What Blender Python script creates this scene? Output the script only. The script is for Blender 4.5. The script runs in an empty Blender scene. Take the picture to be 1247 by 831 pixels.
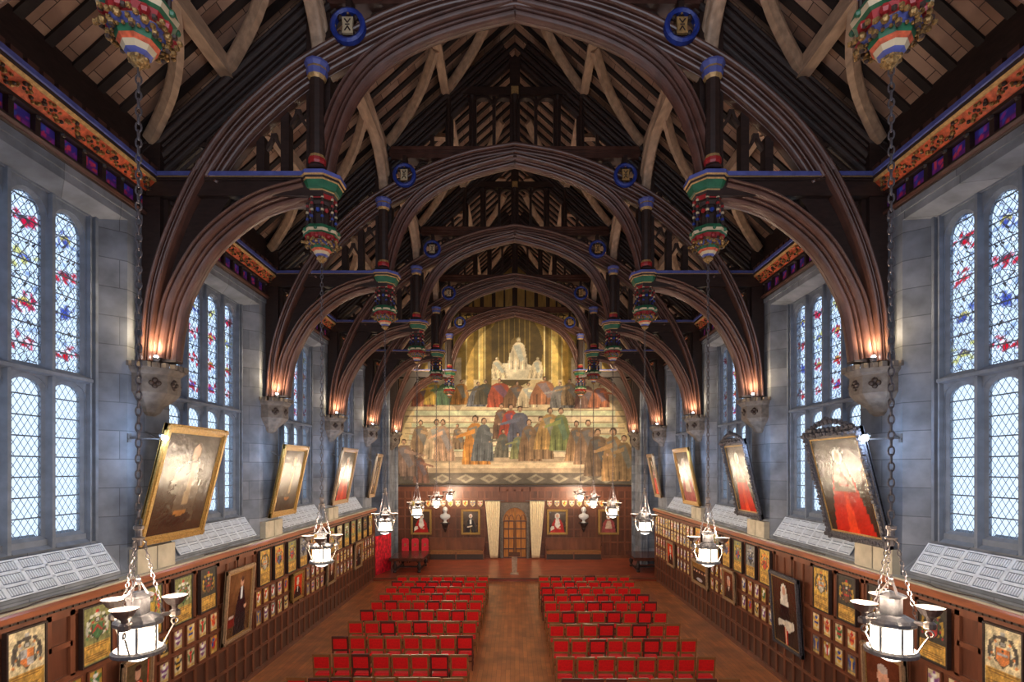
import bpy, math, random
import numpy as np
from mathutils import Vector, Matrix
random.seed(7); RNG = np.random.RandomState(7)
SC = bpy.context.scene
COL = SC.collection

# ------------------------------------------------------------------ camera, world, exposure
cam_d = bpy.data.cameras.new('camera'); cam = bpy.data.objects.new('camera', cam_d); COL.objects.link(cam)
CAMZ = 5.35
cam.location = (0, 0, CAMZ); cam.rotation_euler = (math.pi/2, 0, 0)
cam_d.sensor_width = 36; cam_d.lens = 641/1247*36; cam_d.clip_end = 200; cam_d.clip_start = .05
cam_d.shift_x = -3.5/1247; cam_d.shift_y = 154.5/1247
SC.camera = cam
SC.view_settings.view_transform = 'Standard'; SC.view_settings.look = 'None'
SC.view_settings.exposure = 0.0; SC.view_settings.gamma = 1; SC.view_settings.use_curve_mapping = False
W = bpy.data.worlds.new('World'); SC.world = W; W.use_nodes = True
bg = W.node_tree.nodes['Background']; bg.inputs[0].default_value = (.66, .80, 1, 1); bg.inputs[1].default_value = 1.7
LANTERN_W = 350; BOWL_W = 108; CORBEL_W = 80; SPOT_W = 42; SOUTH_W = 350; MURAL_W = 1050; WIN_W = 300
WARM = (1, .78, .52); COOL = (.50, .70, 1)

def light(name, kind, loc, energy, color, size=.1, rot=(0,0,0), **kw):
    d = bpy.data.lights.new(name, kind); d.energy = energy; d.color = color
    if kind == 'AREA':
        d.shape = 'RECTANGLE'; d.size = size; d.size_y = kw.pop('size_y', size)
    else: d.shadow_soft_size = size
    for k, v in kw.items(): setattr(d, k, v)
    o = bpy.data.objects.new(name, d); o.location = loc; o.rotation_euler = rot; COL.objects.link(o); return o
# unseen fill light added behind the camera, in place of the great south window
light('south_fill_light', 'AREA', (0, -1.3, 9.2), SOUTH_W, (.95, .93, 1), 7, (math.radians(90), 0, 0), size_y=7)

# ------------------------------------------------------------------ layout constants
S = 4.8
TY = [5.064+S*k for k in range(6)]      # truss planes
YE = 30.5                                # end wall
Y0 = -1.5
XW = 6.85                                # wall face
XG = 7.25                                # window plane
XP = 6.70                                # panelling face
PI = math.pi

# ------------------------------------------------------------------ materials
def lin(c): return tuple(((v/12.92) if v <= .04045 else ((v+.055)/1.055)**2.4) for v in c)
def rgb(r, g, b): return lin((r/255, g/255, b/255))
MATS = {}
def mat(name, c, rough=.6, metal=0, var=.25, scale=6, bump=0, emit=0, coords=None, spec=.5):
    if name in MATS: return MATS[name]
    m = bpy.data.materials.new(name); m.use_nodes = True; nt = m.node_tree; N = nt.nodes; L = nt.links
    p = N['Principled BSDF']; p.inputs['Roughness'].default_value = rough; p.inputs['Metallic'].default_value = metal
    p.inputs['Specular IOR Level'].default_value = spec
    tc = N.new('ShaderNodeTexCoord'); no = N.new('ShaderNodeTexNoise'); no.inputs['Scale'].default_value = scale; no.inputs['Detail'].default_value = 5
    mp = N.new('ShaderNodeMapping'); L.new(tc.outputs['Object'], mp.inputs[0]); L.new(mp.outputs[0], no.inputs['Vector'])
    if coords: mp.inputs['Scale'].default_value = coords
    r = N.new('ShaderNodeValToRGB'); r.color_ramp.elements[0].position = .3; r.color_ramp.elements[1].position = .7
    r.color_ramp.elements[0].color = tuple(v*(1-var) for v in c)+(1,); r.color_ramp.elements[1].color = tuple(min(1, v*(1+var)) for v in c)+(1,)
    L.new(no.outputs[0], r.inputs[0]); L.new(r.outputs[0], p.inputs['Base Color'])
    if bump:
        b = N.new('ShaderNodeBump'); b.inputs['Strength'].default_value = bump; b.inputs['Distance'].default_value = .02
        L.new(no.outputs[0], b.inputs['Height']); L.new(b.outputs[0], p.inputs['Normal'])
    if emit:
        p.inputs['Emission Color'].default_value = (*c, 1); p.inputs['Emission Strength'].default_value = emit
    MATS[name] = m; return m
def brickmat(name, c1, c2, mortar, bw, bh, ms, expr, rough=.7, nscale=3, var=.35, bump=.3, off=.5, fine=20, spec=.5):
    m = bpy.data.materials.new(name); m.use_nodes = True; nt = m.node_tree; N = nt.nodes; L = nt.links
    p = N['Principled BSDF']; p.inputs['Roughness'].default_value = rough; p.inputs['Specular IOR Level'].default_value = spec
    tc = N.new('ShaderNodeTexCoord'); sx = N.new('ShaderNodeSeparateXYZ'); L.new(tc.outputs['Object'], sx.inputs[0])
    cb = N.new('ShaderNodeCombineXYZ')
    if expr == 'wall':
        ad = N.new('ShaderNodeMath'); ad.operation = 'ADD'; L.new(sx.outputs[0], ad.inputs[0]); L.new(sx.outputs[1], ad.inputs[1])
        L.new(ad.outputs[0], cb.inputs[0]); L.new(sx.outputs[2], cb.inputs[1])
    elif expr == 'floor': L.new(sx.outputs[1], cb.inputs[0]); L.new(sx.outputs[0], cb.inputs[1])
    elif expr == 'roof': L.new(sx.outputs[1], cb.inputs[1]); L.new(sx.outputs[0], cb.inputs[0])
    br = N.new('ShaderNodeTexBrick'); L.new(cb.outputs[0], br.inputs['Vector'])
    br.inputs['Scale'].default_value = 1; br.inputs['Brick Width'].default_value = bw; br.inputs['Row Height'].default_value = bh
    br.inputs['Mortar Size'].default_value = ms; br.inputs['Color1'].default_value = (*c1, 1); br.inputs['Color2'].default_value = (*c2, 1)
    br.inputs['Mortar'].default_value = (*mortar, 1); br.offset = off
    no = N.new('ShaderNodeTexNoise'); no.inputs['Scale'].default_value = nscale; no.inputs['Detail'].default_value = 6; L.new(tc.outputs['Object'], no.inputs['Vector'])
    mr = N.new('ShaderNodeMapRange'); mr.inputs[1].default_value = .3; mr.inputs[2].default_value = .7; mr.inputs[3].default_value = 1-var; mr.inputs[4].default_value = 1+var
    L.new(no.outputs[0], mr.inputs[0])
    mx = N.new('ShaderNodeMix'); mx.data_type = 'RGBA'; mx.blend_type = 'MULTIPLY'; mx.inputs[0].default_value = 1
    L.new(br.outputs['Color'], mx.inputs[6]); L.new(mr.outputs[0], mx.inputs[7]); L.new(mx.outputs[2], p.inputs['Base Color'])
    if bump:
        b = N.new('ShaderNodeBump'); b.inputs['Strength'].default_value = bump; b.inputs['Distance'].default_value = .01; b.invert = True
        L.new(br.outputs['Fac'], b.inputs['Height']); L.new(b.outputs[0], p.inputs['Normal'])
    MATS[name] = m; return m
def paintmat():
    m = bpy.data.materials.new('painted_surface'); m.use_nodes = True; N = m.node_tree.nodes; L = m.node_tree.links
    p = N['Principled BSDF']; a = N.new('ShaderNodeVertexColor'); a.layer_name = 'Col'; L.new(a.outputs[0], p.inputs['Base Color'])
    p.inputs['Roughness'].default_value = .65; MATS['paint'] = m
    m2 = m.copy(); m2.name = 'varnished_canvas'; m2.node_tree.nodes['Principled BSDF'].inputs['Roughness'].default_value = .24; m2.node_tree.nodes['Principled BSDF'].inputs['Specular IOR Level'].default_value = .9
    no = m2.node_tree.nodes.new('ShaderNodeTexNoise'); no.inputs['Scale'].default_value = 14
    b = m2.node_tree.nodes.new('ShaderNodeBump'); b.inputs['Strength'].default_value = .28; b.inputs['Distance'].default_value = .03
    m2.node_tree.links.new(no.outputs[0], b.inputs['Height']); m2.node_tree.links.new(b.outputs[0], m2.node_tree.nodes['Principled BSDF'].inputs['Normal'])
    MATS['canvas'] = m2
def glassmat(stained=False):
    m = bpy.data.materials.new('stained_glass' if stained else 'leaded_glass'); m.use_nodes = True; nt = m.node_tree; N = nt.nodes; L = nt.links
    for n in list(N): N.remove(n)
    out = N.new('ShaderNodeOutputMaterial'); tc = N.new('ShaderNodeTexCoord'); sx = N.new('ShaderNodeSeparateXYZ'); L.new(tc.outputs['Object'], sx.inputs[0])
    def M(op, a, b=None, c=None):
        n = N.new('ShaderNodeMath'); n.operation = op
        for i, v in enumerate((a, b, c)):
            if v is None: continue
            if isinstance(v, (int, float)): n.inputs[i].default_value = v
            else: L.new(v, n.inputs[i])
        return n.outputs[0]
    y = M('DIVIDE', sx.outputs[1], .115); z = M('DIVIDE', sx.outputs[2], .17)
    def line(t, w): return M('LESS_THAN', M('PINGPONG', t, .5), w)
    l = M('MAXIMUM', line(M('ADD', y, z), .055), line(M('SUBTRACT', y, z), .055))
    l = M('MAXIMUM', l, line(M('DIVIDE', sx.outputs[2], .31), .035))
    if stained:
        vo = N.new('ShaderNodeTexVoronoi'); vo.feature = 'DISTANCE_TO_EDGE'; vo.inputs['Scale'].default_value = 9; L.new(tc.outputs['Object'], vo.inputs['Vector'])
        l = M('MAXIMUM', l, M('LESS_THAN', vo.outputs['Distance'], .035))
    at = N.new('ShaderNodeVertexColor'); at.layer_name = 'Col'
    tr = N.new('ShaderNodeBsdfTransparent'); L.new(at.outputs[0], tr.inputs[0])
    df = N.new('ShaderNodeBsdfDiffuse'); df.inputs[0].default_value = (.10, .12, .15, 1)
    tl = N.new('ShaderNodeBsdfTranslucent'); L.new(at.outputs[0], tl.inputs[0])
    m1 = N.new('ShaderNodeMixShader'); m1.inputs[0].default_value = .12; L.new(tr.outputs[0], m1.inputs[1]); L.new(tl.outputs[0], m1.inputs[2])
    m2 = N.new('ShaderNodeMixShader'); L.new(l, m2.inputs[0]); L.new(m1.outputs[0], m2.inputs[1]); L.new(df.outputs[0], m2.inputs[2])
    L.new(m2.outputs[0], out.inputs[0]); MATS['stained' if stained else 'glass'] = m
paintmat(); glassmat(); glassmat(True)
brickmat('stone', rgb(100,106,118), rgb(124,128,138), rgb(86,90,98), 1.15, .5, .008, 'wall', .85, 2.2, .35)
brickmat('floor_parquet', rgb(162,92,50), rgb(190,114,62), rgb(100,54,30), .9, .12, .003, 'floor', .30, 1.6, .32, .1)
brickmat('dais_floor', rgb(150,68,44), rgb(172,84,52), rgb(104,44,28), 1.4, .14, .004, 'roof', .28, 1.6, .25, .1)
brickmat('roof_deck', rgb(168,138,118), rgb(128,96,78), rgb(70,52,42), .42, .24, .006, 'roof', .8, 1.5, .35, .2, off=.4)
mat('oak_dark', rgb(48,33,29), .5, var=.35, scale=5, coords=(1,1,4))
mat('oak_rib', rgb(86,57,49), .33, var=.3, scale=4)
mat('oak_rafter', rgb(34,25,23), .7, var=.3)
mat('oak_light', rgb(184,154,128), .55, var=.25, scale=3, coords=(3,1,3))
mat('panel_oak', rgb(116,68,46), .38, var=.28, scale=4, coords=(1,1,.3))
mat('panel_field', rgb(98,56,38), .38, var=.3, scale=3, coords=(2,2,.4))
mat('panel_low', rgb(80,48,36), .38, var=.25, scale=3, coords=(2,2,.4))
mat('black_carving', rgb(58,42,36), .5, var=.5, scale=40)
mat('stone_pale', rgb(176,166,146), .8, var=.18, scale=4, bump=.3)
mat('stone_carved', rgb(112,102,94), .8, var=.3, scale=9, bump=.4)
mat('window_stone', rgb(104,112,126), .8, var=.2, scale=5, bump=.2)
mat('gilt', rgb(150,118,72), .42, .6, .6, 45, bump=.6)
mat('gold_paint', rgb(184,148,96), .45, .3, .3, 20)
mat('blue_paint', rgb(84,92,160), .5, var=.2)
mat('deep_blue', rgb(34,56,140), .45, var=.3)
mat('red_paint', rgb(150,32,34), .45, var=.2)
mat('orange_paint', rgb(190,84,50), .5, var=.4, scale=18)
mat('green_paint', rgb(36,96,66), .45, var=.3)
mat('cream_paint', rgb(190,172,140), .5, var=.1)
mat('grille', rgb(206,214,226), .5, .1, .12, 10)
mat('slot', rgb(96,108,128), .7, var=.1)
mat('iron', rgb(112,110,112), .42, .5, .25, 30)
mat('pewter', rgb(128,118,114), .4, .8, .2, 20)
mat('chain', rgb(112,106,108), .35, .8, .2, 40)
mat('chair_red', rgb(232,12,14), .75, var=.12, scale=30)
mat('cushion_red', rgb(214,40,56), .7, var=.15, scale=10)
mat('chair_wood', rgb(142,92,50), .4, var=.25, scale=8)
mat('chair_wood_dark', rgb(92,46,32), .4, var=.25, scale=8)
mat('curtain', rgb(238,222,188), .85, var=.1, scale=8)
mat('white_marble', rgb(225,225,225), .4, var=.06)
mat('door_oak', rgb(184,118,50), .4, var=.25, scale=4, coords=(3,3,.5))
mat('table_wood', rgb(84,48,38), .18, var=.2, scale=4)
mat('red_damask', rgb(206,22,44), .6, var=.6, scale=6)
mat('silver_frame', rgb(86,84,90), .45, .5, .4, 30, bump=1)
mat('gold_frame', rgb(172,136,76), .4, .6, .3, 30, bump=.8)
mat('tan_frame', rgb(170,140,108), .45, .3, .25, 20, bump=.5)
mat('gable_board', rgb(190,160,96), .8, var=.2, scale=3, coords=(3,1,.5))
def emis(name, c, s):
    m = bpy.data.materials.new(name); m.use_nodes = True; N = m.node_tree.nodes; L = m.node_tree.links
    for n in list(N): N.remove(n)
    o = N.new('ShaderNodeOutputMaterial'); e = N.new('ShaderNodeEmission'); e.inputs[0].default_value = (*c, 1); e.inputs[1].default_value = s
    t = N.new('ShaderNodeBsdfTransparent'); x = N.new('ShaderNodeMixShader'); x.inputs[0].default_value = .55
    L.new(t.outputs[0], x.inputs[1]); L.new(e.outputs[0], x.inputs[2]); L.new(x.outputs[0], o.inputs[0]); MATS[name] = m
emis('lamp_glass', (1, .92, .78), 6); emis('bulb', (1, .95, .88), 60)

# ------------------------------------------------------------------ mesh builder
class MB:
    def __init__(s): s.v = []; s.f = []; s.m = []
    def add(s, vs, fs, m=0):
        b = len(s.v); s.v += [tuple(v) for v in vs]
        for f in fs: s.f.append(tuple(i+b for i in f)); s.m.append(m)
        return s
    def box(s, x0, x1, y0, y1, z0, z1, m=0):
        vs = [(x, y, z) for x in (x0, x1) for y in (y0, y1) for z in (z0, z1)]
        return s.add(vs, [(0,1,3,2),(4,6,7,5),(0,4,5,1),(2,3,7,6),(0,2,6,4),(1,5,7,3)], m)
    def prism(s, poly, axis, a, b, m=0):
        def P(p, t): return {'x': (t, p[0], p[1]), 'y': (p[0], t, p[1]), 'z': (p[0], p[1], t)}[axis]
        n = len(poly); vs = [P(p, a) for p in poly]+[P(p, b) for p in poly]
        return s.add(vs, [tuple(range(n)), tuple(range(2*n-1, n-1, -1))]+[(i, (i+1) % n, (i+1) % n+n, i+n) for i in range(n)], m)
    def sweep(s, path, sec, B=(0,1,0), m=0, cap=True, closed=False):
        path = [Vector(p) for p in path]; B = Vector(B).normalized(); n = len(path); k = len(sec); vs = []
        for i, p in enumerate(path):
            if closed: T = path[(i+1) % n]-path[i-1]
            else: T = path[min(i+1, n-1)]-path[max(i-1, 0)]
            T.normalize(); N = T.cross(B)
            if N.length < 1e-6: N = Vector((1,0,0))
            N.normalize(); B2 = N.cross(T)
            for a, b in sec: vs.append(p+N*a+B2*b)
        fs = []
        for i in range(n if closed else n-1):
            j = (i+1) % n
            for q in range(k): fs.append((i*k+q, i*k+(q+1) % k, j*k+(q+1) % k, j*k+q))
        if cap and not closed: fs += [tuple(range(k-1, -1, -1)), tuple((n-1)*k+q for q in range(k))]
        return s.add(vs, fs, m)
    def tube(s, path, r, seg=6, m=0, closed=False, B=None):
        d = Vector(path[1])-Vector(path[0])
        if B is None: B = (0,1,0) if abs(d.normalized().y) < .9 else (0,0,1)
        sec = [(r*math.cos(2*PI*i/seg), r*math.sin(2*PI*i/seg)) for i in range(seg)]
        return s.sweep(path, sec, B, m, True, closed)
    def lathe(s, prof, c=(0,0,0), seg=8, m=0, rot=None, flat=True, arc=None):
        # prof: list of (r, z) or (r, z, mat)
        if rot is None: rot = PI/seg
        n = len(prof)
        for i in range(n-1):
            r0, z0 = prof[i][:2]; r1, z1 = prof[i+1][:2]; mm = prof[i][2] if len(prof[i]) > 2 else m
            vs = []
            for r, z in ((r0, z0), (r1, z1)):
                for q in range(seg):
                    a = 2*PI*q/seg+rot; vs.append((c[0]+r*math.cos(a), c[1]+r*math.sin(a), c[2]+z))
            s.add(vs, [(q, (q+1) % seg, (q+1) % seg+seg, q+seg) for q in range(seg)], mm)
        for idx in (0, -1):
            r, z = prof[idx][:2]
            if r > 1e-4: s.add([(c[0]+r*math.cos(2*PI*q/seg+rot), c[1]+r*math.sin(2*PI*q/seg+rot), c[2]+z) for q in range(seg)], [tuple(range(seg))], prof[idx][2] if len(prof[idx]) > 2 else m)
        return s
    def ball(s, c, r, m=0, seg=6, sz=1):
        rings = max(3, seg//2+1)
        return s.lathe([(max(1e-5, r*math.sin(PI*i/rings)), -r*sz*math.cos(PI*i/rings)) for i in range(rings+1)], c, seg, m)
    def build(s, name, mats, parent=None, smooth=False):
        me = bpy.data.meshes.new(name); me.from_pydata(s.v, [], s.f)
        for q in ([mats] if isinstance(mats, str) else mats): me.materials.append(MATS[q])
        me.polygons.foreach_set('material_index', s.m)
        if smooth: me.polygons.foreach_set('use_smooth', [True]*len(s.f))
        me.update(); me.validate()
        o = bpy.data.objects.new(name, me); COL.objects.link(o)
        if parent: o.parent = parent
        return o
    def xf(s, M):
        s.v = [tuple(M @ Vector(v)) for v in s.v]; return s
    def merge(s, o, M=None):
        b = len(s.v); s.v += [tuple(M @ Vector(v)) if M else v for v in o.v]
        s.f += [tuple(i+b for i in f) for f in o.f]; s.m += o.m; return s
    def mirror(s): # duplicate mirrored in x
        b = len(s.v); s.v += [(-x, y, z) for x, y, z in s.v]; s.f += [tuple(i+b for i in f[::-1]) for f in s.f]; s.m += s.m[:]; return s
def flipx(mb): n = MB(); n.v = [(-x, y, z) for x, y, z in mb.v]; n.f = [f[::-1] for f in mb.f]; n.m = mb.m[:]; return n

def tag(o, label=None, cat=None, group=None, kind=None):
    if label: o['label'] = label
    if cat: o['category'] = cat
    if group: o['group'] = group
    if kind: o['kind'] = kind
    return o
def empty(name, loc, rz=0, label=None, cat=None, group=None, kind=None):
    o = bpy.data.objects.new(name, None); COL.objects.link(o); o.location = loc; o.rotation_euler = (0, 0, rz); o.empty_display_size = .1
    return tag(o, label, cat, group, kind)
def copy_tree(o, parent=None):
    c = o.copy(); COL.objects.link(c)
    if parent: c.parent = parent
    for ch in list(o.children): copy_tree(ch, c)
    return c
def struct(o): o['kind'] = 'structure'; return o
def spline(pts, n=8):
    P = [Vector(p) for p in pts]; P = [P[0]*2-P[1]]+P+[P[-1]*2-P[-2]]; out = []
    for i in range(1, len(P)-2):
        for j in range(n):
            t = j/n; a, b, c, d = P[i-1], P[i], P[i+1], P[i+2]
            out.append(.5*((2*b)+(c-a)*t+(2*a-5*b+4*c-d)*t*t+(3*b-a-3*c+d)*t**3))
    out.append(P[-2]); return out
def xz(pts): return [(p[0], 0, p[1]) for p in pts]

# ------------------------------------------------------------------ painter (vertex-coloured flat pictures)
class Paint:
    def __init__(s, w, h, c): s.w = w; s.h = h; s.a = np.zeros((h, w, 3)); s.a[:] = np.array(c)/255.; s.Y, s.X = np.mgrid[0:h, 0:w]; s.X = (s.X+.5)/w; s.Y = (s.Y+.5)/h  # y up
    def blend(s, mask, c, op=1): s.a += (mask*op)[..., None]*(np.array(c)/255.-s.a)
    def rect(s, x0, x1, y0, y1, c, op=1): s.blend(((s.X >= x0) & (s.X <= x1) & (s.Y >= y0) & (s.Y <= y1)).astype(float), c, op)
    def ell(s, cx, cy, rx, ry, c, op=1, soft=.0, rot=0):
        dx = s.X-cx; dy = s.Y-cy; asp = s.h/s.w; dy = dy*asp
        u = dx*math.cos(rot)+dy*math.sin(rot); v = -dx*math.sin(rot)+dy*math.cos(rot)
        d = np.sqrt((u/rx)**2+(v/(ry*asp))**2)
        s.blend(np.clip((1-d)/(soft+1e-3)+.0, 0, 1) if soft else (d < 1).astype(float), c, op)
    def poly(s, pts, c, op=1):
        ins = np.zeros(s.X.shape, bool); n = len(pts)
        for i in range(n):
            x0, y0 = pts[i]; x1, y1 = pts[(i+1) % n]
            if y0 == y1: continue
            cnd = ((y0 > s.Y) != (y1 > s.Y)) & (s.X < (x1-x0)*(s.Y-y0)/(y1-y0)+x0); ins ^= cnd
        s.blend(ins.astype(float), c, op)
    def noise(s, amt, cells=0):
        if cells:
            g = RNG.rand(cells+1, cells+1); yi = s.Y*(cells-.01); xi = s.X*(cells-.01); y0 = yi.astype(int); x0 = xi.astype(int); fy = yi-y0; fx = xi-x0
            n = g[y0, x0]*(1-fy)*(1-fx)+g[y0+1, x0]*fy*(1-fx)+g[y0, x0+1]*(1-fy)*fx+g[y0+1, x0+1]*fy*fx
        else: n = RNG.rand(s.h, s.w)
        s.a *= (1+amt*(n-.5)*2)[..., None]
    def mesh(s, name, width, height, facing, material, clip=None):
        """vertical grid; facing: direction of outward normal; centred, base at z=0"""
        f = Vector(facing).normalized(); r = Vector((0, 0, 1)).cross(f)   # right as seen by the viewer
        h, w = s.h, s.w
        vs = []; a = np.clip(s.a, 0, 1); a = np.where(a <= .04045, a/12.92, ((a+.055)/1.055)**2.4)
        ii, jj = np.mgrid[0:h, 0:w]
        px = (jj/(w-1)-.5)*width; pz = ii/(h-1)*height
        V = np.stack([px*r.x, px*r.y, pz], -1).reshape(-1, 3)
        F = []
        for i in range(h-1):
            for j in range(w-1):
                if clip and not clip(px[i, j], pz[i, j]): continue
                q = i*w+j; F.append((q, q+1, q+w+1, q+w))
        me = bpy.data.meshes.new(name); me.from_pydata(V.tolist(), [], F); me.materials.append(MATS[material])
        at = me.color_attributes.new('Col', 'FLOAT_COLOR', 'POINT')
        at.data.foreach_set('color', np.concatenate([a.reshape(-1, 3), np.ones((h*w, 1))], 1).astype(np.float32).ravel())
        me.update(); return me
def robed(p, cx, base, h, c, head=(196,156,124), lean=0, hair=None, wid=.26, arm=None):
    asp = p.h/p.w; w = h*asp*wid; c = np.array(c, float)*.68+np.array((190,160,110))*.3
    p.poly([(cx-w*1.05, base), (cx+w*1.05, base), (cx+w*.9+lean*.5, base+h*.35), (cx+w*.55+lean, base+h*.72), (cx+w*.25+lean, base+h*.8), (cx-w*.25+lean, base+h*.8), (cx-w*.55+lean, base+h*.72), (cx-w*.9+lean*.5, base+h*.35)], c)
    for k in range(6):
        x = cx+w*(-.85+k*.32); p.poly([(x, base), (x+w*.13, base), (x+w*.02*k+lean*.8, base+h*(.5+.06*(k % 3)))], c*(.6 if k % 2 else 1.3), .8)
    p.poly([(cx-w*.5+lean, base+h*.7), (cx+w*.1+lean, base+h*.75), (cx+w*.7, base+h*.3), (cx+w*.3, base+h*.22)], c[::-1]*.7+40, .45)
    if arm: p.poly([(cx+lean, base+h*.7), (cx+lean, base+h*.6), (cx+arm*w*1.5, base+h*.5), (cx+arm*w*1.5, base+h*.55)], c*1.2)
    if arm: p.ell(cx+arm*w*1.55, base+h*.53, h*asp*.025, h*.025, head)
    p.ell(cx+lean, base+h*.885, h*asp*.062, h*.075, hair or (74,54,38)); p.ell(cx+lean*1.2, base+h*.865, h*asp*.046, h*.062, head)
    p.ell(cx+lean*1.2, base+h*.83, h*asp*.03, h*.03, (110,84,60), .5)
def art_mural():
    p = Paint(340, 245, (214,190,142)); R = random.Random(3)
    p.rect(0, 1, .62, 1, (150,124,62)); p.ell(.5, .8, .12, .22, (88,72,40)); 
    for k in range(7): p.rect(.43+k*.022, .433+k*.022, .72, .98, (150,126,72))
    p.ell(.5, .82, .02, .05, (120,100,60))
    for x, w, c in ((.29,.035,(196,160,84)), (.345,.02,(232,200,120)), (.37,.03,(112,90,44)), (.625,.02,(112,90,44)), (.655,.03,(230,196,112)), (.70,.03,(190,150,70))):
        p.rect(x, x+w, .55, 1, c); p.rect(x, x+.004, .55, 1, (250,226,160))
    p.rect(0, .27, .5, .75, (186,170,140)); p.rect(.74, 1, .5, .75, (186,172,142))
    for k in range(9):  # stepped terraces
        y = .16+k*.035; p.rect(.03+.006*k, .97-.006*k, y, y+.03, (226-4*(k % 2)*6, 204, 168)); p.rect(.03, .97, y-.004, y+.002, (150,128,100))
    p.rect(.05, .95, .44, .475, (214,192,152)); p.rect(.05, .95, .435, .442, (140,116,88))
    p.rect(0, 1, 0, .07, (96,86,74)); p.rect(0, 1, .07, .16, (172,150,122)); p.rect(.1, .8, .10, .13, (210,186,150))
    for k in range(9):
        x = .09+k*.1; p.poly([(x-.04,.035),(x,.062),(x+.04,.035),(x,.008)], (150,138,116)); p.poly([(x-.02,.035),(x,.05),(x+.02,.035),(x,.02)], (110,98,84))
    # pale stone group at the top
    p.poly([(.40,.62),(.62,.62),(.58,.70),(.54,.72),(.45,.72)], (226,214,184))
    robed(p, .51, .68, .2, (236,226,200), (200,184,150), hair=(170,156,120), wid=.3, lean=.006); robed(p, .435, .63, .13, (224,212,182), (220,204,172), hair=(160,146,110), wid=.34, lean=-.012); robed(p, .585, .63, .13, (224,212,182), (190,174,142), hair=(160,146,110), wid=.34, lean=.012)
    pal = [(140,66,48),(176,140,40),(46,98,70),(170,108,40),(70,82,110),(44,42,36),(178,54,38),(96,62,44),(222,206,176),(150,86,60),(86,92,108),(120,96,72),(92,56,60)]
    for k, x in enumerate((.11,.16,.215,.27,.33,.375,.44,.50,.555,.62,.70,.75,.80,.86)):
        robed(p, x+R.uniform(-.008,.008), .455+R.uniform(-.01,.02), .15+R.uniform(-.01,.03), pal[k % len(pal)], wid=R.uniform(.36,.5), lean=R.uniform(-.012,.012), arm=R.choice((None,1,-1)))
    low = [(.10,.17,.24,(150,120,96)),(.155,.15,.27,(212,186,158)),(.20,.14,.28,(188,150,130)),(.26,.21,.17,(130,104,84)),(.335,.12,.33,(206,126,44)),(.36,.14,.29,(66,82,104)),
           (.45,.27,.24,(84,56,48)),(.475,.24,.27,(172,40,34)),(.52,.22,.28,(56,70,112)),(.44,.16,.19,(70,74,74)),(.51,.15,.18,(96,108,70)),(.565,.14,.28,(96,70,54)),(.61,.15,.29,(110,84,64)),
           (.64,.21,.28,(170,130,72)),(.695,.2,.29,(90,112,60)),(.76,.14,.27,(140,104,76)),(.81,.12,.3,(120,92,78)),(.86,.05,.32,(74,56,48)),(.93,.02,.36,(150,112,74)),(.97,.03,.3,(110,86,60)),(.06,.03,.2,(62,54,66)),(.1,.01,.2,(92,54,54)),(.03,.05,.25,(110,88,90))]
    for x, b, h, c in low: robed(p, x, b, h*.92, c, wid=R.uniform(.24,.34), lean=R.uniform(-.01,.01), arm=R.choice((None,1,-1)))
    p.noise(.12, 60); p.noise(.12, 24); p.noise(.06); p.noise(.12, 7)
    return p
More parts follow.
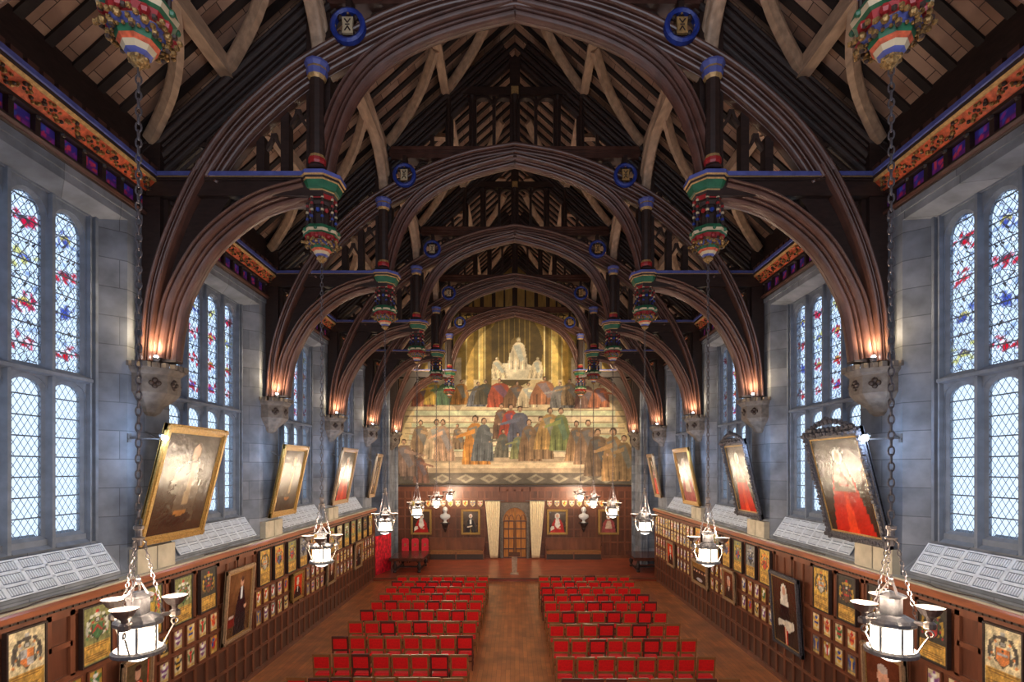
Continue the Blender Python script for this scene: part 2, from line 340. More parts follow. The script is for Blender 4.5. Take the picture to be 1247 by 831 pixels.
def art_portrait(kind, R):
    p = Paint(38, 54, (52,38,30)); p.ell(.5, .7, .7, .55, (84,60,42), .8, 1)
    skin = (214,164,136)
    if kind == 'judge_black':
        p.poly([(.2,0),(.8,0),(.72,.45),(.6,.66),(.4,.66),(.28,.45)], (22,20,24)); p.rect(.46,.54,.4,.62,(232,228,220)); p.ell(.5,.76,.10,.10,(226,222,214)); p.ell(.5,.76,.06,.07,skin); p.poly([(.3,.3),(.6,.36),(.6,.3),(.3,.25)], (220,200,180)); p.poly([(.45,0),(.55,0),(.52,.3)], (150,120,60))
    elif kind == 'judge_red':
        p.poly([(.12,0),(.9,0),(.78,.45),(.62,.64),(.38,.64),(.22,.42)], (178,30,26)); p.poly([(.42,.66),(.58,.66),(.66,.35),(.5,.2),(.36,.35)], (230,222,212)); p.ell(.5,.76,.14,.13,(214,208,198)); p.ell(.5,.77,.075,.085,skin); p.poly([(.12,.1),(.34,.2),(.3,.32),(.15,.3)], (236,226,210)); p.ell(.62,.22,.06,.04,skin)
    elif kind == 'standing_wig':
        p.poly([(.22,0),(.78,0),(.68,.5),(.6,.7),(.4,.7),(.3,.5)], (26,22,24)); p.ell(.5,.8,.11,.1,(232,226,214)); p.poly([(.38,.78),(.62,.78),(.66,.6),(.34,.6)], (226,220,208)); p.ell(.5,.8,.06,.065,skin); p.poly([(.45,.02),(.55,.02),(.58,.36),(.44,.36)], (190,40,30)); p.poly([(.22,.36),(.8,.40),(.82,.30),(.62,.22),(.4,.3),(.22,.26)], (228,218,200)); p.rect(.47,.5,.02,.36,(236,220,180))
    elif kind == 'dark_suit':
        p.a[:] = np.array((96,66,42))/255; p.ell(.5,.75,.6,.4,(150,106,66),.8,1); p.poly([(.3,.04),(.78,.04),(.74,.5),(.64,.74),(.5,.74),(.38,.5)], (30,28,34)); p.rect(.53,.6,.55,.74,(228,230,236)); p.ell(.57,.82,.065,.075,skin); p.ell(.57,.86,.06,.04,(90,70,60)); p.ell(.74,.42,.05,.03,skin); p.rect(.06,.34,.18,.32,(120,40,34)); p.rect(.1,.3,.32,.36,(210,190,180))
    elif kind == 'orange_bg':
        p.a[:] = np.array((214,64,34))/255; p.poly([(.1,0),(.9,0),(.8,.35),(.6,.5),(.4,.5),(.2,.35)], (30,22,24)); p.poly([(.44,.5),(.56,.5),(.5,.2)], (236,230,220)); p.ell(.5,.66,.12,.13,(226,206,180)); p.ell(.5,.8,.1,.06,(196,186,170))
    elif kind == 'cardinal':
        p.a[:] = np.array((92,80,56))/255; p.poly([(.12,0),(.92,0),(.85,.4),(.62,.62),(.4,.62),(.2,.4)], (206,52,34)); p.ell(.5,.74,.11,.12,skin); p.ell(.5,.84,.12,.05,(60,36,28)); p.poly([(.44,.6),(.56,.6),(.5,.4)], (240,232,224)); p.rect(.86,1,0,.9,(200,80,60)); p.ell(.66,.2,.1,.05,skin)
    elif kind == 'brown_bg':
        p.a[:] = np.array((104,54,34))/255; p.ell(.5,.62,.15,.17,(226,170,140)); p.ell(.5,.76,.13,.07,(196,180,170)); p.poly([(.1,0),(.9,0),(.75,.35),(.58,.48),(.42,.48),(.25,.35)], (40,26,24)); p.poly([(.42,.46),(.58,.46),(.5,.28)], (240,220,200))
    elif kind == 'seated_group':
        p.a[:] = np.array((70,56,44))/255
        for k in range(5): p.poly([(.05+k*.19,.1),(.25+k*.18,.1),(.2+k*.18,.5),(.1+k*.18,.5)], (28,26,30)); p.ell(.15+k*.18,.56,.05,.05,skin)
        p.rect(.05,.95,.7,.95,(150,110,60)); p.ell(.5,.2,.2,.08,(210,210,214))
    elif kind == 'robe_full':
        p.a[:] = np.array((40,34,26))/255; p.ell(.5,.8,.6,.3,(78,66,46),.8,1); p.poly([(.14,.02),(.9,.02),(.74,.5),(.6,.74),(.42,.74),(.28,.5)], (176,34,20)); p.poly([(.4,.02),(.6,.02),(.52,.6)], (214,62,30)); p.poly([(.3,.45),(.72,.45),(.62,.74),(.4,.74)], (120,100,84)); p.poly([(.42,.5),(.6,.5),(.52,.7)], (150,40,36)); p.ell(.51,.8,.09,.08,(214,206,190)); p.ell(.51,.79,.055,.06,skin)
    elif kind == 'old_dark':
        p.a[:] = np.array((60,44,30))/255; p.ell(.5,.55,.5,.4,(92,78,58),.8,1); p.poly([(.34,.12),(.76,.12),(.72,.5),(.6,.72),(.48,.72),(.4,.5)], (82,66,50)); p.ell(.56,.8,.07,.08,(190,150,110)); p.poly([(.5,.3),(.6,.3),(.62,.7),(.54,.7)], (150,124,90)); p.ell(.45,.16,.25,.07,(44,30,20)); p.ell(.5,.22,.12,.03,(150,100,50))
    elif kind == 'bewigged_robe':
        p.poly([(.1,0),(.9,0),(.8,.5),(.62,.62),(.36,.62),(.2,.45)], (150,70,70)); p.ell(.5,.74,.12,.12,(226,220,212)); p.ell(.5,.74,.06,.07,skin); p.poly([(.3,.2),(.7,.2),(.6,.56),(.42,.56)], (200,170,150)); p.rect(0,.14,0,1,(110,70,50))
    p.noise(.12, 12); p.noise(.06); return p
COLN = {'red': (196,34,32), 'blue': (40,66,150), 'green': (52,110,60), 'black': (34,30,34), 'white': (226,224,220), 'gold': (214,168,48), 'purple': (120,60,130), 'orange': (214,110,40), 'silver': (170,170,176), 'pink': (214,120,130), 'brown': (110,66,38), 'cream': (226,208,168)}
def art_big(bgc, c1, c2, c3, R):
    p = Paint(34, 54, bgc); c1, c2, c3 = [tuple(np.array(c)*.75+np.array(bgc)*.2) for c in (c1, c2, c3)]; dk = tuple(np.array(bgc)*.42)
    p.rect(.04,.96,.04,.36,(190,146,62))
    for k in range(7): p.rect(.1+.03*(k % 2),.9-.04*(k % 3),.075+k*.04,.088+k*.04,(112,76,34),.8)
    for s2 in (-1, 1):      # mantling and supporters
        for q in range(7):
            a = q*.5; p.ell(.5+s2*(.2+.13*math.sin(a)+R.uniform(-.03,.03)), .5+q*.055, .075, .03, dk if q % 2 else c1, .9, rot=s2*a)
            p.ell(.5+s2*(.26+.1*math.cos(a*1.3)), .47+q*.05, .04, .022, c2 if q % 2 else c3, .85, rot=-s2*a)
        p.ell(.5+s2*.36, .6, .05, .1, c1, .9); p.ell(.5+s2*.35, .72, .045, .035, c1)
    p.poly([(.29,.69),(.71,.69),(.71,.5),(.5,.39),(.29,.5)], dk); p.poly([(.32,.68),(.68,.68),(.68,.5),(.5,.41),(.32,.5)], c3)
    k = R.randrange(3)
    if k == 0: p.rect(.34,.66,.57,.61,c2); p.ell(.5,.64,.04,.02,c1)
    elif k == 1: p.poly([(.32,.52),(.5,.62),(.68,.52),(.68,.57),(.5,.67),(.32,.57)], c2)
    else: p.rect(.32,.5,.55,.68,c2); p.rect(.5,.68,.45,.55,c2)
    p.ell(.5,.75,.09,.045,dk); p.ell(.5,.75,.07,.035,(168,164,156)); p.ell(.5,.84,.13,.04,c1,.9); p.ell(.5,.9,.06,.035,c2)
    p.noise(.25, 16); p.noise(.12); return p
def art_small(bgc, c1, c2, R):
    p = Paint(12, 17, bgc); p.rect(.05,.95,.03,.2,(206,170,90)); p.poly([(.22,.62),(.78,.62),(.78,.4),(.5,.22),(.22,.4)], c1)
    k = R.randrange(4)
    if k == 0: p.rect(.22,.5,.42,.62,c2)
    elif k == 1: p.rect(.42,.58,.26,.62,c2)
    elif k == 2: p.rect(.22,.78,.42,.5,c2)
    else: p.poly([(.25,.62),(.45,.62),(.75,.36),(.6,.3)], c2)
    p.ell(.5,.76,.2,.1,c2); p.ell(.5,.86,.12,.07,c1); p.ell(.2,.66,.12,.1,c1,.7); p.ell(.8,.66,.12,.1,c1,.7); p.noise(.2, 6); return p

# ================================================================== SETTING
# ---- floor and dais
f = MB(); f.box(-9.6, 9.6, Y0, YE+.3, -.2, 0); struct(f.build('floor', 'floor_parquet'))
d = MB(); d.box(-9.3, 9.3, 24.85, YE, 0, .14); d.box(-XP, XP, 24.78, 24.9, .1, .15, 1)
tag(struct(d.build('floor', ['dais_floor', 'panel_oak'])), 'low polished dais platform across the far end of the hall', 'dais')

# ---- side walls
def bays(): return [(TY[k]-S, TY[k]) for k in range(0, 6)]
WIN = []                        # window openings in wall face
for k in range(-1, 5):
    a = TY[0]+S*(k-1); b = TY[0]+S*k
    if k < 0: a = Y0
for k in range(0, 5): WIN.append((TY[k]-4.8+.57, TY[k]-.56))   # wall-face opening
ZL = 9.73                        # lintel
def wall(sx):
    m = MB()
    def quad(pts, mm=0): m.add([(sx*x, y, z) for x, y, z in pts], [(0,1,2,3)], mm)
    XO = 7.5
    # below windows: ledge and solid
    m.box(*sorted((sx*6.83, sx*XO)), Y0, 25.15, 0, 3.40)
    ys = Y0
    for i, (a, b) in enumerate(WIN):
        if b < Y0: continue
        a = max(a, Y0)
        # pier from ys to a
        if a > ys: m.box(*sorted((sx*XW, sx*XO)), ys, a, 3.40, ZL)
        # splayed reveals (wedge prisms)
        sp = .30
        for (e, s2) in ((a, 1), (b, -1)):
            m.prism([(sx*XW, e), (sx*XO, e), (sx*XO, e+s2*sp), (sx*(XG-.02), e+s2*sp)], 'z', 3.4, ZL)
        # sloping sill under window
        m.prism([(sx*XW, 3.4), (sx*XW, 3.55), (sx*7.16, 4.02), (sx*XG, 4.16), (sx*XO, 4.2), (sx*XO, 3.4)], 'y', a+sp*.0, b)
        ys = b
    m.box(*sorted((sx*XW, sx*XO)), ys, 25.15, 3.40, ZL)
    # lintel band, sloping soffit towards the glass
    m.prism([(sx*XW, ZL), (sx*XW, 9.99), (sx*XO, 9.99), (sx*XO, ZL-.12), (sx*(XG), ZL-.12)], 'y', Y0, YE)
    m.box(*sorted((sx*(XW-.03), sx*XW)), Y0, YE, 9.86, 9.99)
    m.box(*sorted((sx*XW, sx*XO)), Y0, YE, 9.99, 11.6)
    # bay recess at the dais: opening 25.15..28.5 with pointed stone head
    m.box(*sorted((sx*XW, sx*XO)), 28.5, YE, 0, ZL)
    aw = []
    for t in range(13):
        q = t/12; y = 25.15+3.35*q; z = 8.0+1.55*math.sin(PI*q)**.6; aw.append((y, z))
    m.prism([(25.15, ZL), (25.15, 8.0)]+aw[1:-1]+[(28.5, 8.0), (28.5, ZL)], 'x', sx*XW, sx*XO)
    # recess shell
    m.box(*sorted((sx*XO, sx*9.5)), 24.9, 25.15, 0, 10); m.box(*sorted((sx*XO, sx*9.5)), 28.5, 28.75, 0, 10)
    m.box(*sorted((sx*XO, sx*9.5)), 24.9, 28.75, 9.7, 10); 
    m.box(*sorted((sx*9.2, sx*9.5)), 25.15, 28.5, 0, 2.2)
    # respond shafts on the far jamb
    for q in range(3): m.lathe([(.09, .14), (.09, 9.5)], (sx*(XW-.02+.14*q), 28.40, 0), 8)
    m.lathe([(.12, .14), (.12, 9.7)], (sx*(XW-.05), 30.15, 0), 8)
    return m
struct(wall(-1).build('wall_left', 'stone')); struct(wall(1).build('wall_right', 'stone'))
# ---- end walls
m = MB(); m.box(-8, 8, YE+.02, YE+.3, 0, 18.2); struct(m.build('wall_far', 'gable_board'))
m = MB(); m.box(-8, 8, Y0-.3, Y0, 0, 5.6); m.box(-8, -3.5, Y0-.3, Y0, 5.6, 18.2); m.box(3.5, 8, Y0-.3, Y0, 5.6, 18.2); m.box(-3.5, 3.5, Y0-.3, Y0, 12.8, 18.2); struct(m.build('wall_near', 'stone'))

# ---- roof
ZR = 17.75; SL = .9
def roofz(x): return ZR-SL*abs(x)
for sx, nm in ((-1, 'ceiling_left'), (1, 'ceiling_right')):
    m = MB(); m.prism([(0, ZR), (sx*7.6, roofz(7.6)), (sx*7.6, roofz(7.6)+.2), (0, ZR+.25)], 'y', Y0-.3, YE+.3)
    ce = struct(m.build(nm, 'roof_deck'))
    m = MB(); m.prism([(0, ZR+.0), (sx*7.2, roofz(7.2)), (sx*7.2, roofz(7.2)-.06), (0, ZR-.06)], 'y', -.07, .07)
    r0 = m.build('rafter', 'oak_rafter'); me = r0.data; bpy.data.objects.remove(r0)
    n = 0
    for k in range(-1, 6):
        for q in range(10):
            y = TY[0]+S*k+.24+q*.48
            if y > YE-.1 or y < 1: continue
            o = bpy.data.objects.new('rafter', me); COL.objects.link(o); o.parent = ce; o.location = (0, y, 0)
    # purlins
    for (px, w, h) in ((5.3, .16, .30), (3.62, .2, .42), (1.9, .16, .28)):
        m = MB(); z1 = roofz(px)-.12; m.box(sx*px-w/2, sx*px+w/2, 0, YE, z1-h, z1)
        m.box(sx*px-w/2-.03, sx*px+w/2+.03, 0, YE, z1-h-.03, z1-h+.03); m.build('purlin', 'oak_light', ce)
    # wind braces
    rows = ((6.72, 5.3), (5.3, 3.7), (3.5, 1.98), (1.9, .45))
    def brace(x0, x1, ya, yb):
        P = []
        for t in range(9):
            q = t/8; y = ya+(yb-ya)*q; x = x0+(x1-x0)*q
            bul = math.sin(PI*q)*.16; y -= (1 if yb > ya else -1)*bul*1.1; x -= bul*.9
            P.append((sx*x, y, roofz(x)-.34))
        m = MB(); nrm = Vector((sx*SL, 0, 1)).normalized()
        m.sweep(P, [(-.06,-.12),(.07,-.12),(.07,.04),(.045,.10),(-.035,.10),(-.06,.04)], nrm); return m
    bm_ = []
    for (x0, x1) in rows:
        for (ya, yb) in ((-.22, -1.75), (.22, 1.75)):
            o = brace(x0, x1, ya, yb).build('wind_brace', 'oak_light', ce); bm_.append(o)
    for o in bm_: o.location.y = TY[0]
    for k in range(1, 6):
        for o in bm_:
            if k == 5 and o.data.vertices[8].co.y > .5: continue
            c = o.copy(); COL.objects.link(c); c.location.y = TY[k]
# ---- cornices, one length per bay and side
def cornice_bm(sx, L):
    m = MB()
    def st(p, mm):   # strip polygon in (d,z)
        m.prism([(sx*(XW-dd), z) for dd, z in p], 'y', 0, L, mm)
    st([(0,10.56),(.37,10.66),(.37,10.73),(0,10.73)], 1)       # blue fillet
    st([(0,10.54),(.33,10.60),(.345,10.66),(0,10.56)], 0)
    st([(0,10.50),(.30,10.565),(.33,10.60),(0,10.54)], 2)
    st([(0,10.38),(.11,10.40),(.28,10.56),(0,10.50)], 3)       # orange cove
    st([(0,10.34),(.13,10.34),(.13,10.39),(0,10.38)], 0)
    st([(0,10.08),(.02,10.08),(.02,10.34),(0,10.34)], 0)
    m.box(*sorted((sx*(XW-.03), sx*XW)), 0, L, 10.73, 11.62, 0)  # dark board added at the roof foot, standing in for the shadow there
    st([(0,9.97),(.05,9.97),(.10,10.05),(.10,10.08),(0,10.08)], 0)
    st([(0,9.99),(.10,9.99),(.12,10.03),(0,10.03)], 4)
    n = round(L/.4)
    for q in range(n+1):
        y = q*L/n; m.box(*sorted((sx*(XW-.09), sx*XW)), y-.04, y+.04, 10.08, 10.36, 0); m.ball((sx*(XW-.10), y, 10.33), .045, 0)
    q = 0; y = .06                                                # battlemented cresting
    while y < L-.1:
        m.box(*sorted((sx*(XW-.33), sx*(XW-.22))), y, y+.17, 10.73, 10.84, 4); y += .24
    return m
def vine_bm(sx, L):
    m = MB(); R = random.Random(4); n = int(L/.055)
    for q in range(n):
        y = .04+q*.055; t = .5+.38*math.sin(q*.9); dd = .13+.15*t; z = 10.42+.14*t
        m.ball((sx*(XW-dd-.01), y, z-.01), R.uniform(.024, .042), q % 3 == 0, 5)
        m.ball((sx*(XW-.205-.01+R.uniform(-.06,.06)), y+.03, 10.475+R.uniform(-.05,.05)), .026, q % 2, 5)
    return m
def cpanel_meshes():
    out = []; R = random.Random(5)
    for k in range(4):
        p = Paint(12, 10, (58,44,150)); p.rect(0,1,0,.45,(110,40,130))
        for q in range(7): p.ell(R.uniform(.15,.85), R.uniform(.2,.85), R.uniform(.08,.16), R.uniform(.08,.16), R.choice([(206,50,110),(220,70,90),(60,80,190),(150,50,160)]))
        out.append(p)
    return out
cpan = cpanel_meshes(); tn = 1
for sx in (-1, 1):
    meshes = [p.mesh('cornice_panel', .29, .24, (-sx, 0, 0), 'paint') for p in cpan]
    base = cornice_bm(sx, S).build('trim', ['oak_dark', 'blue_paint', 'gold_paint', 'orange_paint', 'oak_rib', 'oak_light']); vb = vine_bm(sx, S).build('carved_vine', ['gilt', 'black_carving'])
    bme, vme = base.data, vb.data; bpy.data.objects.remove(base); bpy.data.objects.remove(vb)
    lastbase = cornice_bm(sx, YE-TY[5]).build('x', ['oak_dark', 'blue_paint', 'gold_paint', 'orange_paint', 'oak_rib', 'oak_light']); lme = lastbase.data; bpy.data.objects.remove(lastbase)
    for k in range(-1, 6):
        y = TY[0]+S*k
        o = bpy.data.objects.new('trim_%d' % tn, lme if k == 5 else bme); tn += 1; COL.objects.link(o); o.location.y = y; struct(o)
        if k == 5: continue
        v = bpy.data.objects.new('carved_vine', vme); COL.objects.link(v); v.parent = o
        for q in range(12):
            c = bpy.data.objects.new('cornice_panel', meshes[(q*3+k) % 4]); COL.objects.link(c); c.parent = o; c.location = (sx*(XW-.025), .2+q*.4, 10.09)

# ---- windows
def arch_pts(w, y0, zs, rise, n=10):
    """pointed-round head from left spring to right spring, centre y0"""
    return [(y0-w/2*math.cos(PI*t/n), zs+rise*math.sin(PI*t/n)**.85) for t in range(n+1)]
def light_cell(m, sx, yc, cw, z0, z1, gw, gz0, gz1, rise, xf, depth, mm=0):
    """stone frame cell with an arched opening; xf = inner face x, goes outwards by depth; opening chamfers in"""
    n = 10
    def loop(w, zb, zt, rs):
        ar = arch_pts(w, yc, zt-rs, rs, n)      # left -> right
        return [(yc-w/2, zb)]+ar+[(yc+w/2, zb)]
    inner0 = loop(gw+.10, gz0-.05, gz1+.05, rise+.02); inner1 = loop(gw, gz0, gz1, rise)
    outer = [(yc-cw/2, z0)]
    for (y, z) in inner0[1:-1]:
        t = (y-(yc-gw/2-.05))/(gw+.1); outer.append((yc-cw/2+cw*t, z1 if 0.02 < t < .98 else min(z1, z)))
    outer[1] = (yc-cw/2, z1-(rise+.02)); outer[-1] = (yc+cw/2, z1-(rise+.02)); outer.append((yc+cw/2, z0))
    rings = [(outer, xf), (inner0, xf+.0), (inner0, xf+.02), (inner1, xf+.06), (inner1, xf+depth)]
    k = len(outer); vs = []
    for (lp, x) in rings: vs += [(sx*x, y, z) for (y, z) in lp]
    fs = []
    for r in range(len(rings)-1):
        for q in range(k): fs.append((r*k+q, r*k+(q+1) % k, (r+1)*k+(q+1) % k, (r+1)*k+q))
    m.add(vs, fs, mm)
LIGHTW = .54; PITCH = .72
def tracery(sx):
    """local y centred on the window"""
    m = MB()
    for q in range(4):
        yc = (q-1.5)*PITCH
        light_cell(m, sx, yc, PITCH, 6.79, 9.62, LIGHTW, 6.93, 9.47, .36, XG-.02, .11)
        light_cell(m, sx, yc, PITCH, 4.12, 6.79, LIGHTW, 4.30, 6.70, .22, XG-.02, .11)
        # sloping sill stone of each light
        m.prism([(sx*(XG-.10), 4.10), (sx*(XG+.2), 4.32), (sx*(XG+.2), 4.1)], 'y', yc-PITCH/2+.04, yc+PITCH/2-.04)
    for q in range(5):            # mullion rolls
        y = (q-2)*PITCH; w = .09 if q in (1, 2, 3) else .06
        m.prism([(sx*(XG+.02), y-w*.6), (sx*(XG-.08), y-w*.32), (sx*(XG-.08), y+w*.32), (sx*(XG+.02), y+w*.6)], 'z', 4.1, 9.62)
    m.prism([(sx*XG, 6.76), (sx*(XG-.12), 6.79), (sx*(XG-.12), 6.84), (sx*XG, 6.90)], 'y', -2*PITCH, 2*PITCH)   # transom
    for s2 in (-1, 1):            # outer frame fillers
        m.box(*sorted((sx*(XG-.02), sx*(XG+.12))), *sorted((s2*2*PITCH, s2*(2*PITCH+.14))), 4.1, 9.64)
        m.box(*sorted((sx*(XG-.10), sx*(XG))), *sorted((s2*(2*PITCH+.07), s2*(2*PITCH+.13))), 4.1, 9.64)
    m.box(*sorted((sx*(XG-.06), sx*(XG+.24))), -2*PITCH-.14, 2*PITCH+.14, 9.60, 9.66)
    return m
def glass_mesh(name, seed, lo):
    R = random.Random(seed); z0, z1 = (4.28, 6.72) if lo else (6.90, 9.49); h = z1-z0
    nx, nz = (4, 8) if lo else (15, 78)
    base = (232,240,246) if lo else (224,234,246)
    p = Paint(nx, nz, base)
    if not lo:
        p.noise(.10, 20)
        for k in range(26): p.ell(R.random(), R.random(), R.uniform(.05,.12), R.uniform(.008,.02), R.choice([(150,170,205),(170,180,200),(120,140,180)]), .8)
        heads = [R.choice(((205,16,36), (206,24,60), (206,196,110), (190,20,60), (70,80,150), (200,20,40), (200,30,50))) for _ in range(4)]
        for j, cy in enumerate((.13, .36, .60, .82)):
            if R.random() < .12: continue
            c = heads[j]; c2 = R.choice([(220,190,60),(50,70,170),(240,240,240),(60,40,60)])
            for q in range(9): p.ell(.5+R.uniform(-.36,.36), cy+R.uniform(-.05,.05), R.uniform(.06,.13), R.uniform(.007,.015), c, .92, rot=R.uniform(0,3))
            p.ell(.5, cy, .16, .025, c2, .8); p.ell(.5, cy-.01, .08, .02, c)
    return p.mesh(name, LIGHTW+.02, h, (-1, 0, 0), 'glass' if lo else 'stained'), z0
GL = {}
for lo in (0, 1): GL[lo] = [glass_mesh('glass_pane', 10+k*7+lo, lo) for k in range(1 if lo else 8)]
wn = 1
for sx in (-1, 1):
    tme = tracery(sx).build('frame', 'window_stone'); tm = tme.data; bpy.data.objects.remove(tme)
    for k in range(0, 5):
        yc = (WIN[k][0]+WIN[k][1])/2
        if k == 0: pass
        w = empty('window_%d' % wn, (0, yc, 0), kind='structure'); wn += 1
        fr = bpy.data.objects.new('window_frame', tm); COL.objects.link(fr); fr.parent = w
        for q in range(4):
            for lo in (0, 1):
                me, z0 = GL[lo][(q*3+k*5+(3 if sx > 0 else 0)) % len(GL[lo])]
                g = bpy.data.objects.new('glass_pane', me); COL.objects.link(g); g.parent = w; g.location = (sx*(XG+.05), (q-1.5)*PITCH, z0)
        pl = light('daylight_portal', 'AREA', (sx*(XG+.6), yc, 7), 1, (1,1,1), 5.6, (0, math.radians(90*sx), 0), size_y=3.4); pl.data.cycles.is_portal = True
# bay-recess windows at the dais
for sx in (-1, 1):
    w = empty('window_%d' % wn, (0, 26.825, 0), kind='structure'); wn += 1
    m = MB()
    for q in range(4):
        yc = (q-1.5)*.8; light_cell(m, sx, yc, .8, 2.2, 9.72, .56, 2.4, 9.4, .3, 9.2, .26)
    for z in (4.6, 7.0): m.box(*sorted((sx*9.15, sx*9.4)), -1.7, 1.7, z-.06, z+.06)
    m.build('window_frame', 'window_stone', w)
    p = Paint(4, 8, (222,230,240)); me = p.mesh('glass_pane', .58, 7.0, (-1,0,0), 'glass')
    for q in range(4):
        g = bpy.data.objects.new('glass_pane', me); COL.objects.link(g); g.parent = w; g.location = (sx*9.4, (q-1.5)*.8, 2.4)
    pl = light('daylight_portal', 'AREA', (sx*9.9, 26.8, 6), 1, (1,1,1), 7.5, (0, math.radians(90*sx), 0), size_y=3.4); pl.data.cycles.is_portal = True

# ---- panelling of the side walls
CENTRES = [5.5, 6.3, 7.17, 8.38, 9.62, 10.55, 11.42]+[14.0+.85*k for k in range(13)]
PLAINC = [12.3, 13.15]
def panelling(sx):
    m = MB(); e0, e1 = 1.0, 25.1
    def bx(d0, d1, ya, yb, za, zb, mm=0): m.box(*sorted((sx*(XP-d1), sx*(XP-d0))), ya, yb, za, zb, mm)
    m.box(*sorted((sx*(XP+.04), sx*6.83)), e0, e1, 0, 3.38, 1)
    m.box(*sorted((sx*(XP+.03), sx*(XP+.045))), e0, e1, 0, 1.14, 2)
    for (a, b) in ((0,.12),(.60,.67),(1.13,1.21),(1.635,1.705),(2.135,2.235),(3.12,3.22)): bx(-.04, 0, e0, e1, a, b)
    bx(-.04, .02, e0, e1, 0, .10)
    for z in (.67, 1.21): bx(-.04, .012, e0, e1, z-.07, z-.045)
    y = 11.875-.41*26
    while y < 25.1: bx(-.04, -.005, y-.045, y+.045, .1, 2.2); y += .41
    for c in CENTRES+PLAINC:
        for s2 in (-1, 1): bx(-.04, 0, c+s2*.40-.045, c+s2*.40+.045, 2.2, 3.2)
    for c in PLAINC+[12.72]: bx(-.04, -.005, c-.03, c+.03, 2.2, 3.2)
    for q in range(len(CENTRES)-1):
        a, b = CENTRES[q]+.4, CENTRES[q+1]-.4
        if .15 < b-a < 1: bx(-.04, 0, a, b, 2.66, 2.74)
    # cornice rail
    bx(-.13, .03, e0, e1, 3.22, 3.25); bx(-.13, .05, e0, e1, 3.25, 3.295, 3); bx(-.13, .09, e0, e1, 3.295, 3.32); bx(-.13, .13, e0, e1, 3.32, 3.39, 4)
    m.prism([(sx*(XP-.13), 3.39), (sx*(XP-.10), 3.42), (sx*6.84, 3.42), (sx*6.84, 3.39)], 'y', e0, e1, 4)
    q = e0
    while q < e1:
        m.ball((sx*(XP-.055), q, 3.272), .022, 3, 4); q += .11
    # end return
    m.box(*sorted((sx*(XP-.02), sx*6.86)), 25.1, 25.16, 0, 3.42)
    return m
MATS['rail'] = mat('rail', rgb(146,84,54), .3, var=.3, scale=3, coords=(3,.5,3))
struct(panelling(-1).build('trim_15', ['panel_oak', 'panel_field', 'panel_low', 'black_carving', 'rail'])); struct(panelling(1).build('trim_16', ['panel_oak', 'panel_field', 'panel_low', 'black_carving', 'rail']))
# stone ledge strip behind the rail
for sx, n_ in ((-1, 17), (1, 18)):
    m = MB(); m.box(*sorted((sx*6.62, sx*6.86)), 1, 25.1, 3.41, 3.45); struct(m.build('trim_%d' % n_, 'stone_pale'))

# ---- end wall panelling with doorway
m = MB(); YP = YE-.12
DX0, DX1 = -.85, .85
for sx in (-1, 1):
    a, b = (.85, 6.83)
    m.box(*sorted((sx*a, sx*b)), YP+.04, YE, .14, 4.2, 1)
    for z0, z1 in ((.14,.3),(1.0,1.08),(1.75,1.82),(2.5,2.57),(3.0,3.08),(3.52,3.6),(4.0,4.2)): m.box(*sorted((sx*a, sx*b)), YP, YP+.05, z0, z1, 0)
    x = a+.05
    while x < b: m.box(*sorted((sx*(x-.04), sx*(x+.04))), YP+.005, YP+.05, .14, 4.1, 0); x += .42
    m.box(*sorted((sx*a, sx*b)), YP-.1, YE, 4.18, 4.26, 0)
m.box(-.85, .85, YP+.04, YE, 3.35, 4.2, 1); m.box(-.9, .9, YP, YP+.05, 4.0, 4.2, 0); m.box(-.9, .9, YP-.1, YE, 4.18, 4.26, 0)
for x in (-.42, 0, .42): m.box(x-.04, x+.04, YP, YP+.05, 3.35, 4.1, 0)
m.box(-6.83, 6.83, YP-.16, YE+.02, 4.26, 4.38, 2)
struct(m.build('trim_19', ['panel_oak', 'panel_field', 'oak_dark']))
# door with stone surround
dr = empty('door_1', (0, YP, .14), kind='structure')
m = MB(); pts_o = [(-.84, 0), (-.84, 3.2), (.84, 3.2), (.84, 0)]
ar = [(.68*math.cos(PI-PI*t/16)*1.0, 2.15+.68*math.sin(PI*t/16)*1.12) for t in range(17)]
prev = None
for i in range(16):
    (x0, z0), (x1, z1) = ar[i], ar[i+1]
    m.prism([(x0, z0), (x1, z1), (x1, 3.2), (x0, 3.2)], 'y', -.12, .1)
for s2 in (-1, 1): m.prism([(s2*.68, 0), (s2*.84, 0), (s2*.84, 3.2), (s2*.68, 3.2)], 'y', -.12, .1)
m.sweep([(.72*math.cos(PI-PI*t/16), -.13, 2.15+.72*math.sin(PI*t/16)*1.12) for t in range(17)], [(-.04,-.04),(.04,-.04),(.04,.04),(-.04,.04)])
for s2 in (-1, 1): m.box(s2*.72-.04, s2*.72+.04, -.17, -.09, 0, 2.15)
m.build('door_surround', 'stone_carved', dr)
for s2 in (-1, 1):
    m = MB(); m.prism([(s2*.01, 0), (s2*.68, 0), (s2*.68, 2.15)]+[(s2*.68*math.cos(PI/2*t/8), 2.15+.76*math.sin(PI/2*t/8)) for t in range(1, 8)]+[(s2*.01, 2.91)], 'y', .02, .08, 1)
    for k in range(3): x = .03+k*.30; m.box(*sorted((s2*x, s2*(x+.05))), -.01, .03, 0, 2.15, 0)
    for z in (0, .5, 1.1, 1.65, 2.1): m.box(*sorted((s2*.02, s2*.62)), -.015, .03, z, z+.07, 0)
    for k in range(2):
        x = .2+k*.27; m.sweep([(s2*(x)+.12*math.cos(PI*t/8), 0, 2.2+.3*math.sin(PI*t/8)) for t in range(9)], [(-.015,-.02),(.015,-.02),(.015,.02),(-.015,.02)])
    dl = m.build('door_leaf', ['oak_rib', 'door_oak'], dr)
    hb = MB(); hb.ball((s2*.06, -.04, 1.2), .04); hb.build('door_handle', 'iron', dl)

